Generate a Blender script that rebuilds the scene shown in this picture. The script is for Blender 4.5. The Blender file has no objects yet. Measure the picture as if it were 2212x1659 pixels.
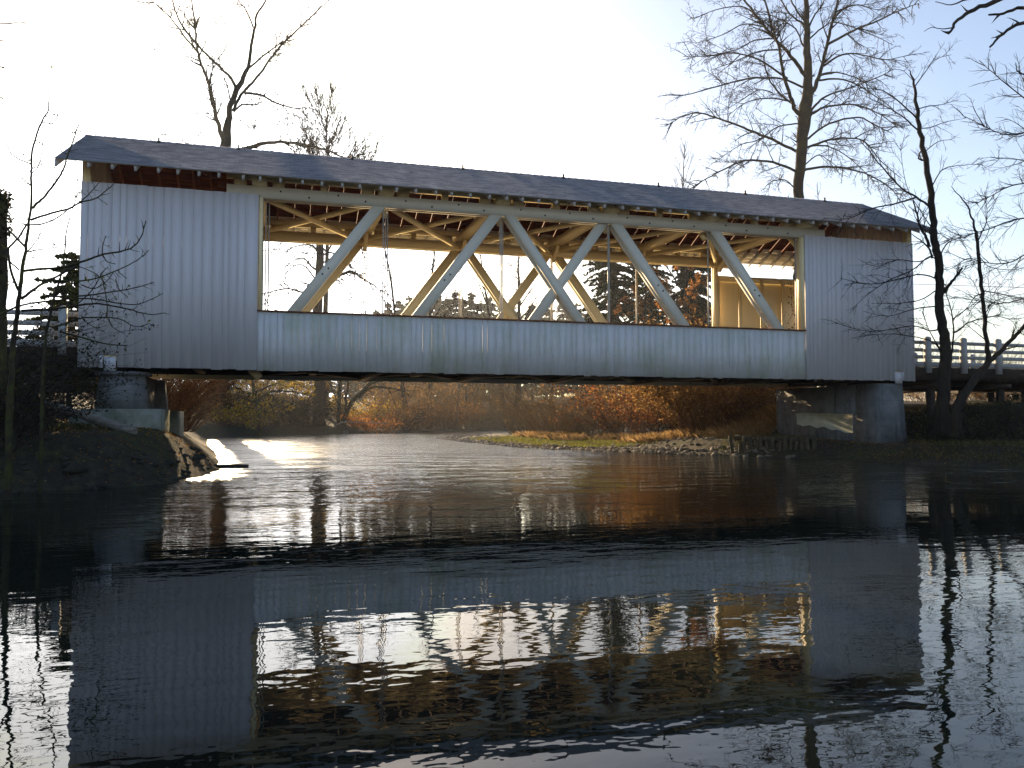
import bpy, math, random
import numpy as np
from mathutils import Vector, Matrix

S = bpy.context.scene
COL = S.collection
R = math.radians

# ------------------------------------------------------------------ camera
CAM = (0.0, 0.0, 1.54)
YAW, PITCH, FPX = R(16.607), R(2.57), 2333.2 * 2212 / 2880      # focal length in pixels of a 2212 wide frame
cam_d = bpy.data.cameras.new('camera')
cam = bpy.data.objects.new('camera', cam_d); COL.objects.link(cam)
cam.location = CAM
cam.rotation_euler = (R(90) + PITCH, 0, -YAW)
cam_d.sensor_fit = 'HORIZONTAL'; cam_d.sensor_width = 36.0
cam_d.lens = 36.0 * 2333.2 / 2880
cam_d.clip_start = 0.1; cam_d.clip_end = 5000
S.camera = cam

# ------------------------------------------------------------------ world, sun, exposure
SUN_AZ, SUN_EL = R(-3.8), R(14.0)          # azimuth measured from +Y towards +X
w = bpy.data.worlds.new('World'); S.world = w; w.use_nodes = True
nt = w.node_tree; nt.nodes.clear()
sky = nt.nodes.new('ShaderNodeTexSky'); sky.sky_type = 'NISHITA'; sky.sun_disc = False
sky.sun_elevation = SUN_EL; sky.sun_rotation = SUN_AZ
sky.altitude = 60; sky.air_density = 1.0; sky.dust_density = 1.7; sky.ozone_density = 1.6
bg = nt.nodes.new('ShaderNodeBackground'); bg.inputs['Strength'].default_value = 0.09
wo = nt.nodes.new('ShaderNodeOutputWorld')
# slight violet cast of the winter sky, and a low bank of thin cream cloud near the horizon
tn = nt.nodes.new('ShaderNodeMix'); tn.data_type = 'RGBA'; tn.blend_type = 'MULTIPLY'; tn.inputs[0].default_value = 1.0
nt.links.new(sky.outputs[0], tn.inputs[6]); tn.inputs[7].default_value = (1.0, 0.99, 1.03, 1)
tc = nt.nodes.new('ShaderNodeTexCoord'); mp = nt.nodes.new('ShaderNodeMapping'); mp.inputs['Scale'].default_value = (2.2, 2.2, 12)
nt.links.new(tc.outputs['Generated'], mp.inputs[0])
nz = nt.nodes.new('ShaderNodeTexNoise'); nz.inputs['Scale'].default_value = 1.6; nz.inputs['Detail'].default_value = 6; nz.inputs['Roughness'].default_value = 0.6
nt.links.new(mp.outputs[0], nz.inputs['Vector'])
sp = nt.nodes.new('ShaderNodeSeparateXYZ'); nt.links.new(tc.outputs['Generated'], sp.inputs[0])
el = nt.nodes.new('ShaderNodeMapRange'); el.interpolation_type = 'SMOOTHSTEP'; nt.links.new(sp.outputs['Z'], el.inputs[0])
el.inputs[1].default_value = 0.10; el.inputs[2].default_value = 0.20; el.inputs[3].default_value = 0.9; el.inputs[4].default_value = 0.0
cr = nt.nodes.new('ShaderNodeMapRange'); cr.interpolation_type = 'SMOOTHSTEP'; nt.links.new(nz.outputs[0], cr.inputs[0])
cr.inputs[1].default_value = 0.36; cr.inputs[2].default_value = 0.62
cm_ = nt.nodes.new('ShaderNodeMath'); cm_.operation = 'MULTIPLY'; nt.links.new(el.outputs[0], cm_.inputs[0]); nt.links.new(cr.outputs[0], cm_.inputs[1])
cl = nt.nodes.new('ShaderNodeMix'); cl.data_type = 'RGBA'; cl.blend_type = 'LIGHTEN'; nt.links.new(cm_.outputs[0], cl.inputs[0])
nt.links.new(tn.outputs[2], cl.inputs[6]); cl.inputs[7].default_value = (4.6, 4.1, 3.5, 1)
dk = nt.nodes.new('ShaderNodeMix'); dk.data_type = 'RGBA'; dk.blend_type = 'DARKEN'; dk.inputs[0].default_value = 1.0   # caps the sky radiance around the sun
nt.links.new(cl.outputs[2], dk.inputs[6]); dk.inputs[7].default_value = (16, 16, 16, 1)
nt.links.new(dk.outputs[2], bg.inputs['Color'])
nt.links.new(bg.outputs[0], wo.inputs['Surface'])

sd = bpy.data.lights.new('sun', 'SUN'); sun = bpy.data.objects.new('sun', sd); COL.objects.link(sun)
sd.energy = 5.0; sd.angle = R(0.5); sd.color = (1.0, 0.74, 0.44)
SDIR = Vector((math.sin(SUN_AZ) * math.cos(SUN_EL), math.cos(SUN_AZ) * math.cos(SUN_EL), math.sin(SUN_EL)))
sun.rotation_euler = (-SDIR).to_track_quat('-Z', 'Y').to_euler()
sun.location = (0, 0, 60)

S.view_settings.view_transform = 'Standard'; S.view_settings.look = 'None'
S.view_settings.exposure = 1.4; S.view_settings.gamma = 1.0
S.cycles.use_denoising = True
S.cycles.max_bounces = 8; S.cycles.diffuse_bounces = 5; S.cycles.glossy_bounces = 3
S.cycles.transmission_bounces = 4; S.cycles.volume_bounces = 0; S.cycles.transparent_max_bounces = 6
S.cycles.caustics_reflective = True; S.cycles.blur_glossy = 2.0; S.cycles.caustics_refractive = False
S.cycles.sample_clamp_indirect = 4.0

# ------------------------------------------------------------------ pixel -> point helpers (2212 x 1659 frame of the photograph)
_cy, _sy, _cp, _sp = math.cos(YAW), math.sin(YAW), math.cos(PITCH), math.sin(PITCH)
_F = np.array([_sy * _cp, _cy * _cp, _sp]); _Rt = np.array([_cy, -_sy, 0.0]); _U = np.cross(_Rt, _F)
def ray(u, v):
    return _F * FPX + _Rt * (u - 1106.0) - _U * (v - 829.5)
def at(u, v, Y):
    d = ray(u, v); t = (Y - CAM[1]) / d[1]
    return np.array(CAM) + d * t
def on_z(u, v, z=0.0):
    d = ray(u, v); t = (z - CAM[2]) / d[2]
    return np.array(CAM) + d * t
def pxm(P):                                # metres per frame pixel at point P
    return float((np.array(P) - np.array(CAM)) @ _F) / FPX

# ------------------------------------------------------------------ objects
ORG = {}
def thing(name, loc, label, cat, group=None):
    o = bpy.data.objects.new(name, None); COL.objects.link(o)
    o.empty_display_size = 0.3; o.location = loc; ORG[o] = np.array(loc, float)
    o['label'] = label; o['category'] = cat
    if group: o['group'] = group
    return o
def tag(o, label=None, cat=None, group=None, kind=None):
    if label: o['label'] = label
    if cat: o['category'] = cat
    if group: o['group'] = group
    if kind: o['kind'] = kind
    return o

class MB:
    def __init__(s): s.v = []; s.f = []; s.n = 0
    def add(s, V, Fc):
        V = np.asarray(V, float); s.v.append(V)
        for f in Fc: s.f.append(np.asarray(f, np.int64) + s.n)
        s.n += len(V)
    def addq(s, V, Q):                     # array of faces, all the same size
        s.v.append(np.asarray(V, float)); s.f.append(np.asarray(Q, np.int64) + s.n); s.n += len(V)
    def box(s, x0, x1, y0, y1, z0, z1):
        s.addq([(x0,y0,z0),(x1,y0,z0),(x1,y1,z0),(x0,y1,z0),(x0,y0,z1),(x1,y0,z1),(x1,y1,z1),(x0,y1,z1)], BOXF)
    def hexa(s, pts): s.addq(pts, BOXF)
    def beam(s, p0, p1, w, h, up=(0,0,1)):  # w sideways, h along up
        p0 = np.array(p0, float); p1 = np.array(p1, float); d = p1 - p0; d /= np.linalg.norm(d)
        up = np.array(up, float); a = np.cross(d, up); a /= np.linalg.norm(a); b = np.cross(a, d)
        a *= w/2; b *= h/2
        s.addq([p0-a-b, p0+a-b, p0+a+b, p0-a+b, p1-a-b, p1+a-b, p1+a+b, p1-a+b],
               [(0,1,2,3),(7,6,5,4),(0,4,5,1),(1,5,6,2),(2,6,7,3),(3,7,4,0)])
    def tube(s, P, rad, n=6, cap=True):
        P = np.asarray(P, float); m = len(P)
        rad = np.broadcast_to(np.asarray(rad, float), (m,))
        T = np.gradient(P, axis=0); T /= (np.linalg.norm(T, axis=1)[:, None] + 1e-12)
        ref = np.eye(3)[int(np.argmin(np.abs(T).max(axis=0)))]      # the axis the line runs along least
        A = np.cross(T, ref); A /= (np.linalg.norm(A, axis=1)[:, None] + 1e-9); B = np.cross(T, A)
        th = np.arange(n) * 2 * math.pi / n
        V = P[:, None, :] + rad[:, None, None] * (np.cos(th)[None, :, None] * A[:, None, :] + np.sin(th)[None, :, None] * B[:, None, :])
        i = np.arange(m-1)[:, None] * n; j = np.arange(n)[None, :]; k = (np.arange(n) + 1) % n
        Q = np.stack([i + j, i + k[None, :], i + n + k[None, :], i + n + j], -1).reshape(-1, 4)
        base = s.n
        s.addq(V.reshape(-1, 3), Q)
        if cap:
            s.f.append(np.array([list(range(n))[::-1]]) + base); s.f.append(np.array([list(range((m-1)*n, m*n))]) + base)
    def build(s, name, mat, parent=None, smooth=False, origin=None):
        V = np.concatenate(s.v) if s.v else np.zeros((0, 3))
        org = ORG[parent] if parent is not None else (np.array(origin, float) if origin is not None else np.zeros(3))
        V = V - org
        me = bpy.data.meshes.new(name)
        loops = []; starts = []; n = 0
        for f in s.f:
            f = np.atleast_2d(f); k = f.shape[1]
            loops.append(f.reshape(-1)); starts.append(n + np.arange(len(f)) * k); n += f.size
        loops = np.concatenate(loops); starts = np.concatenate(starts)
        me.vertices.add(len(V)); me.vertices.foreach_set('co', V.astype(np.float32).reshape(-1))
        me.loops.add(len(loops)); me.loops.foreach_set('vertex_index', loops.astype(np.int32))
        me.polygons.add(len(starts)); me.polygons.foreach_set('loop_start', starts.astype(np.int32))
        if smooth: me.polygons.foreach_set('use_smooth', np.ones(len(starts), bool))
        me.update(calc_edges=True)
        me.validate()
        me.materials.append(mat)
        o = bpy.data.objects.new(name, me); COL.objects.link(o)
        if parent is not None: o.parent = parent
        elif origin is not None: o.location = org
        ORG[o] = org
        return o
BOXF = [(0,3,2,1),(4,5,6,7),(0,1,5,4),(1,2,6,5),(2,3,7,6),(3,0,4,7)]

# ------------------------------------------------------------------ materials
def mat(name):
    m = bpy.data.materials.new(name); m.use_nodes = True
    t = m.node_tree; b = t.nodes['Principled BSDF']
    return m, t, b
def N(t, typ, **kw):
    n = t.nodes.new(typ)
    for k, v in kw.items(): setattr(n, k, v)
    return n
def L(t, a, b): t.links.new(a, b)
def ramp(t, fac, stops):
    r = N(t, 'ShaderNodeValToRGB'); L(t, fac, r.inputs[0])
    e = r.color_ramp.elements
    while len(e) < len(stops): e.new(0.5)
    for el, (p, c) in zip(e, stops): el.position = p; el.color = (*c, 1) if len(c) == 3 else c
    return r.outputs[0]
def noise(t, scale, detail=4, rough=0.6, vec=(1,1,1), dim='Object'):
    tc = N(t, 'ShaderNodeTexCoord'); mp = N(t, 'ShaderNodeMapping'); mp.inputs['Scale'].default_value = vec
    L(t, tc.outputs[dim], mp.inputs[0])
    n = N(t, 'ShaderNodeTexNoise'); n.inputs['Scale'].default_value = scale
    n.inputs['Detail'].default_value = detail; n.inputs['Roughness'].default_value = rough
    L(t, mp.outputs[0], n.inputs['Vector'])
    return n.outputs[0]
def mix(t, fac, a, b, mode='MIX'):
    m = N(t, 'ShaderNodeMix', data_type='RGBA', blend_type=mode)
    if isinstance(fac, (int, float)): m.inputs[0].default_value = fac
    else: L(t, fac, m.inputs[0])
    for i, c in ((6, a), (7, b)):
        if isinstance(c, tuple): m.inputs[i].default_value = (*c, 1)
        else: L(t, c, m.inputs[i])
    return m.outputs[2]
def bump(t, b, h, dist, strength=1.0):
    n = N(t, 'ShaderNodeBump'); n.inputs['Distance'].default_value = dist; n.inputs['Strength'].default_value = strength
    L(t, h, n.inputs['Height']); L(t, n.outputs[0], b.inputs['Normal'])

def paint_mat(name, base, dirt, amount, algae=None, grain=(14, 14, 0.7)):
    m, t, b = mat(name)
    g = N(t, 'ShaderNodeNewGeometry')
    isl = ramp(t, g.outputs['Random Per Island'], [(0, (0.92,)*3), (1, (1.0,)*3)])
    c = mix(t, 1.0, base, isl, 'MULTIPLY')
    n1 = noise(t, 1.0, 6, 0.7, grain)
    c = mix(t, ramp(t, n1, [(0.50, (0,)*3), (0.78, (amount,)*3)]), c, dirt)
    if algae:
        n2 = noise(t, 0.5, 5, 0.65, (0.6, 1, 1.4)); n3 = noise(t, 1.2, 4, 0.6, (2.0, 1, 0.35))
        mm = N(t, 'ShaderNodeMath', operation='MULTIPLY'); L(t, n2, mm.inputs[0]); L(t, n3, mm.inputs[1])
        c = mix(t, ramp(t, mm.outputs[0], [(0.20, (0,)*3), (0.40, (0.6,)*3)]), c, algae)
    L(t, c, b.inputs['Base Color']); b.inputs['Roughness'].default_value = 0.62
    bump(t, b, n1, 0.004, 0.6)
    return m
M = {}
M['siding'] = paint_mat('white_painted_boards', (0.65, 0.63, 0.665), (0.45, 0.43, 0.43), 0.45)
M['parapet'] = paint_mat('algae_stained_boards', (0.66, 0.65, 0.66), (0.45, 0.44, 0.41), 0.45, algae=(0.36, 0.40, 0.25))
M['timber'] = paint_mat('bounce_tinted_timber', (0.86, 0.72, 0.42), (0.60, 0.46, 0.23), 0.45, grain=(0.8, 8, 8))  # white paint coloured gold for sunlight bounced around the interior
M['timber_wall'] = paint_mat('bounce_tinted_boards', (0.86, 0.73, 0.45), (0.60, 0.48, 0.28), 0.45)  # far boards: the same golden bounce light put into the colour
M['brace'] = paint_mat('painted_brace_timber', (0.70, 0.66, 0.56), (0.48, 0.44, 0.36), 0.4, grain=(3, 6, 3))  # near truss: white paint with a little bounced warmth in its colour
M['rail'] = paint_mat('weathered_white_railing', (0.40, 0.40, 0.40), (0.26, 0.25, 0.22), 0.6)
M['tail'] = paint_mat('white_painted_rafter_end', (0.52, 0.52, 0.54), (0.4, 0.38, 0.36), 0.4)
M['rafter'] = paint_mat('painted_rafter', (0.66, 0.64, 0.60), (0.42, 0.38, 0.30), 0.5, grain=(8, 2, 8))

def simple(name, stops, scale=3.0, rough=0.85, bumpd=0.01, vec=(1,1,1), detail=5, island=0.0, spec=0.3):
    m, t, b = mat(name)
    n = noise(t, scale, detail, 0.65, vec)
    c = ramp(t, n, stops)
    if island:
        g = N(t, 'ShaderNodeNewGeometry')
        c = mix(t, 1.0, c, ramp(t, g.outputs['Random Per Island'], [(0, (1-island,)*3), (1, (1.0,)*3)]), 'MULTIPLY')
    L(t, c, b.inputs['Base Color']); b.inputs['Roughness'].default_value = rough
    b.inputs['Specular IOR Level'].default_value = spec
    if bumpd: bump(t, b, n, bumpd)
    return m
M['red_wood'] = simple('red_brown_roof_boards', [(0.3, (0.075, 0.022, 0.012)), (0.7, (0.17, 0.052, 0.026))], 2.5, vec=(0.5, 6, 6), island=0.45, bumpd=0.003)
M['dark_rafter'] = simple('brown_rafter_wood', [(0.3, (0.12, 0.045, 0.022)), (0.7, (0.22, 0.09, 0.045))], 3, bumpd=0.003)
M['deck'] = simple('deck_planks', [(0.3, (0.42, 0.30, 0.16)), (0.7, (0.58, 0.44, 0.27))], 2, vec=(4, 0.5, 1), island=0.3, bumpd=0.004)
M['under'] = simple('dark_creosote_timber', [(0.3, (0.018, 0.013, 0.010)), (0.7, (0.06, 0.042, 0.03))], 3, bumpd=0.006)
M['lit_plank'] = simple('sunlit_tinted_plank', [(0.3, (0.50, 0.38, 0.20)), (0.7, (0.66, 0.52, 0.30))], 4, bumpd=0.002)  # pale colour stands in for sun reflected onto the undersides
M['concrete'] = simple('weathered_concrete', [(0.25, (0.07, 0.07, 0.068)), (0.55, (0.145, 0.145, 0.145)), (0.8, (0.20, 0.20, 0.20))], 1.6, detail=9, bumpd=0.01)
def concrete_mat(name, dark, mid, light, moss):
    m, t, b = mat(name)
    n1 = noise(t, 1.6, 9, 0.65); n2 = noise(t, 1.2, 6, 0.7, (3.0, 3.0, 0.25)); n3 = noise(t, 0.9, 6, 0.7)
    c = ramp(t, n1, [(0.25, dark), (0.55, mid), (0.8, light)])
    c = mix(t, ramp(t, n2, [(0.50, (0,)*3), (0.72, (0.75,)*3)]), c, (0.035, 0.034, 0.032))
    tc_ = N(t, 'ShaderNodeTexCoord'); sp_ = N(t, 'ShaderNodeSeparateXYZ'); L(t, tc_.outputs['Object'], sp_.inputs[0])
    wv = N(t, 'ShaderNodeMath', operation='FRACT'); dv = N(t, 'ShaderNodeMath', operation='MULTIPLY'); L(t, sp_.outputs['Z'], dv.inputs[0]); dv.inputs[1].default_value = 1.9; L(t, dv.outputs[0], wv.inputs[0])
    c = mix(t, ramp(t, wv.outputs[0], [(0.0, (0.6,)*3), (0.035, (0,)*3)]), c, (0.05, 0.05, 0.048))
    if moss: c = mix(t, ramp(t, n3, [(0.50, (0,)*3), (0.62, (0.8,)*3)]), c, moss)
    L(t, c, b.inputs['Base Color']); b.inputs['Roughness'].default_value = 0.9; b.inputs['Specular IOR Level'].default_value = 0.2
    bump(t, b, n1, 0.02)
    return m
M['concrete'] = concrete_mat('weathered_concrete', (0.09, 0.09, 0.088), (0.19, 0.19, 0.19), (0.26, 0.26, 0.26), None)
M['footing'] = simple('mossy_concrete', [(0.3, (0.10, 0.11, 0.07)), (0.55, (0.26, 0.26, 0.21)), (0.75, (0.36, 0.36, 0.31))], 1.3, detail=9, bumpd=0.012)
M['patch'] = simple('pale_cover_paint', [(0.3, (0.55, 0.55, 0.42)), (0.7, (0.72, 0.71, 0.58))], 2.5, detail=8, bumpd=0.004)
M['smudge'] = simple('faded_dark_marking', [(0.3, (0.10, 0.10, 0.11)), (0.7, (0.19, 0.19, 0.19))], 6, bumpd=0)
M['metal'] = simple('weathered_steel', [(0.3, (0.30, 0.27, 0.23)), (0.7, (0.46, 0.42, 0.36))], 8, rough=0.5, bumpd=0)
M['black_metal'] = simple('black_iron', [(0.3, (0.012, 0.012, 0.012)), (0.7, (0.03, 0.028, 0.026))], 8, rough=0.6, bumpd=0)
M['wire'] = simple('black_cable', [(0, (0.03, 0.03, 0.03)), (1, (0.05, 0.05, 0.05))], 1, bumpd=0)
M['rock'] = simple('grey_brown_stone', [(0.3, (0.05, 0.045, 0.04)), (0.7, (0.16, 0.14, 0.12))], 3, detail=8, bumpd=0.03)
M['bedrock'] = simple('dark_wet_bedrock', [(0.3, (0.02, 0.019, 0.016)), (0.7, (0.06, 0.055, 0.044))], 1.5, detail=9, bumpd=0.05, spec=0.05)
M['pebble'] = simple('river_pebbles', [(0.3, (0.14, 0.115, 0.085)), (0.7, (0.36, 0.31, 0.24))], 2, island=0.6, bumpd=0)
M['drift'] = simple('grey_driftwood', [(0.3, (0.12, 0.10, 0.08)), (0.7, (0.30, 0.26, 0.21))], 3, vec=(1, 1, 6), bumpd=0.01)
M['pile'] = simple('rotten_piling_wood', [(0.3, (0.03, 0.024, 0.016)), (0.7, (0.13, 0.10, 0.06))], 4, vec=(3, 3, 0.6), bumpd=0.02)

def bark(name, c0, c1, moss=None, mossamt=0.5):
    m, t, b = mat(name)
    n = noise(t, 5.0, 6, 0.7, (2.0, 2.0, 0.5))
    c = ramp(t, n, [(0.3, c0), (0.7, c1)])
    if moss:
        n2 = noise(t, 1.6, 5, 0.7)
        c = mix(t, ramp(t, n2, [(0.46, (0,)*3), (0.60, (mossamt,)*3)]), c, moss)
    L(t, c, b.inputs['Base Color']); b.inputs['Roughness'].default_value = 0.9; b.inputs['Specular IOR Level'].default_value = 0.2
    bump(t, b, n, 0.03)
    return m
M['bark'] = bark('dark_bark', (0.012, 0.009, 0.007), (0.045, 0.035, 0.026))
M['bark_moss'] = bark('mossy_bark', (0.018, 0.014, 0.009), (0.055, 0.044, 0.028), (0.075, 0.078, 0.018), 0.8)
M['bark_grey'] = bark('grey_brown_bark', (0.05, 0.042, 0.034), (0.15, 0.125, 0.10))
M['bark_lichen'] = bark('lichened_bark', (0.014, 0.011, 0.008), (0.045, 0.036, 0.026), (0.07, 0.06, 0.02), 0.5)
M['twig'] = simple('fine_twigs', [(0.3, (0.014, 0.010, 0.008)), (0.7, (0.045, 0.032, 0.023))], 2, bumpd=0)
M['twig_grey'] = simple('pale_fine_twigs', [(0.3, (0.08, 0.066, 0.052)), (0.7, (0.17, 0.14, 0.11))], 2, bumpd=0)
M['twig_red'] = simple('russet_stems', [(0.3, (0.09, 0.045, 0.02)), (0.7, (0.26, 0.13, 0.055))], 0.8, bumpd=0, island=0.5)
M['twig_tan'] = simple('tan_dead_stems', [(0.3, (0.20, 0.13, 0.06)), (0.7, (0.42, 0.29, 0.13))], 0.8, bumpd=0, island=0.5)

def leaf(name, stops, trans=0.5, rough=0.6):
    m = bpy.data.materials.new(name); m.use_nodes = True; t = m.node_tree; t.nodes.clear()
    g = N(t, 'ShaderNodeNewGeometry'); c = ramp(t, g.outputs['Random Per Island'], stops)
    d = N(t, 'ShaderNodeBsdfDiffuse'); tr = N(t, 'ShaderNodeBsdfTranslucent'); ms = N(t, 'ShaderNodeMixShader')
    o = N(t, 'ShaderNodeOutputMaterial'); ms.inputs[0].default_value = trans
    L(t, c, d.inputs[0]); L(t, c, tr.inputs[0]); L(t, d.outputs[0], ms.inputs[1]); L(t, tr.outputs[0], ms.inputs[2]); L(t, ms.outputs[0], o.inputs[0])
    return m
M['leaf_gold'] = leaf('golden_leaves', [(0, (0.34, 0.20, 0.02)), (0.5, (0.55, 0.36, 0.03)), (0.8, (0.34, 0.32, 0.04)), (1, (0.60, 0.24, 0.04))], 0.6)
M['leaf_russet'] = leaf('russet_dead_leaves', [(0, (0.16, 0.06, 0.015)), (0.4, (0.42, 0.16, 0.035)), (0.75, (0.55, 0.26, 0.07)), (1, (0.45, 0.07, 0.03))], 0.6)
M['leaf_brown'] = leaf('brown_dead_leaves', [(0, (0.12, 0.07, 0.025)), (0.6, (0.28, 0.16, 0.055)), (1, (0.40, 0.24, 0.085))], 0.6)
M['leaf_oak'] = leaf('orange_brown_oak_leaves', [(0, (0.20, 0.085, 0.022)), (0.6, (0.40, 0.17, 0.04)), (1, (0.50, 0.25, 0.075))], 0.55)
M['leaf_dark'] = leaf('dark_bramble_leaves', [(0, (0.015, 0.017, 0.010)), (0.7, (0.035, 0.036, 0.018)), (1, (0.07, 0.05, 0.022))], 0.35)
M['leaf_moss'] = leaf('moss_tufts', [(0, (0.07, 0.08, 0.012)), (0.7, (0.19, 0.20, 0.03)), (1, (0.26, 0.24, 0.05))], 0.5)
M['needle'] = leaf('fir_needles', [(0, (0.022, 0.032, 0.016)), (0.7, (0.045, 0.062, 0.028)), (1, (0.075, 0.085, 0.04))], 0.3)
M['grass'] = leaf('bank_grass', [(0, (0.05, 0.055, 0.02)), (0.5, (0.10, 0.09, 0.04)), (1, (0.20, 0.15, 0.07))], 0.4)
M['dry_grass'] = leaf('dry_grass_blades', [(0, (0.22, 0.14, 0.06)), (0.6, (0.36, 0.23, 0.10)), (1, (0.46, 0.30, 0.13))], 0.4)
M['sprout'] = leaf('green_moss_blades', [(0, (0.10, 0.11, 0.025)), (0.6, (0.20, 0.20, 0.045)), (1, (0.30, 0.27, 0.09))], 0.4)

def roof_mat():
    m, t, b = mat('grey_composition_shingles')
    tc = N(t, 'ShaderNodeTexCoord'); br = N(t, 'ShaderNodeTexBrick')
    mp = N(t, 'ShaderNodeMapping'); mp.inputs['Scale'].default_value = (1, 1, 0)
    L(t, tc.outputs['Object'], mp.inputs[0]); L(t, mp.outputs[0], br.inputs['Vector'])
    br.inputs['Scale'].default_value = 1.0; br.inputs['Brick Width'].default_value = 0.31; br.inputs['Row Height'].default_value = 0.1136
    br.inputs['Mortar Size'].default_value = 0.002; br.inputs['Bias'].default_value = 0.0
    br.inputs['Color1'].default_value = (0.21, 0.22, 0.265, 1); br.inputs['Color2'].default_value = (0.36, 0.375, 0.43, 1)
    br.inputs['Mortar'].default_value = (0.06, 0.06, 0.065, 1)
    n = noise(t, 2.0, 5, 0.7, (1, 1, 1)); n2 = noise(t, 90, 2, 0.5)
    c = mix(t, 0.5, br.outputs['Color'], ramp(t, n, [(0.3, (0.72,)*3), (0.7, (1.0,)*3)]), 'MULTIPLY')
    c = mix(t, 0.6, c, ramp(t, n2, [(0.3, (0.6,)*3), (0.7, (1.0,)*3)]), 'MULTIPLY')
    L(t, c, b.inputs['Base Color']); b.inputs['Roughness'].default_value = 0.85; b.inputs['Specular IOR Level'].default_value = 0.3
    bump(t, b, n2, 0.003)
    return m
M['roof'] = roof_mat()

def ground_mat():
    m, t, b = mat('river_bank_soil')
    n1 = noise(t, 0.5, 7, 0.7); n2 = noise(t, 4.0, 6, 0.7); n3 = noise(t, 0.16, 4, 0.6)
    soil = ramp(t, n2, [(0.3, (0.018, 0.015, 0.011)), (0.6, (0.048, 0.038, 0.026)), (0.8, (0.085, 0.068, 0.048))])
    green = ramp(t, n2, [(0.3, (0.025, 0.027, 0.010)), (0.7, (0.065, 0.068, 0.02))])
    c = mix(t, ramp(t, n1, [(0.45, (0,)*3), (0.62, (0.8,)*3)]), soil, green)
    L(t, c, b.inputs['Base Color']); b.inputs['Roughness'].default_value = 0.95; b.inputs['Specular IOR Level'].default_value = 0.2
    bump(t, b, n2, 0.08)
    return m
M['ground'] = ground_mat()

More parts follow.
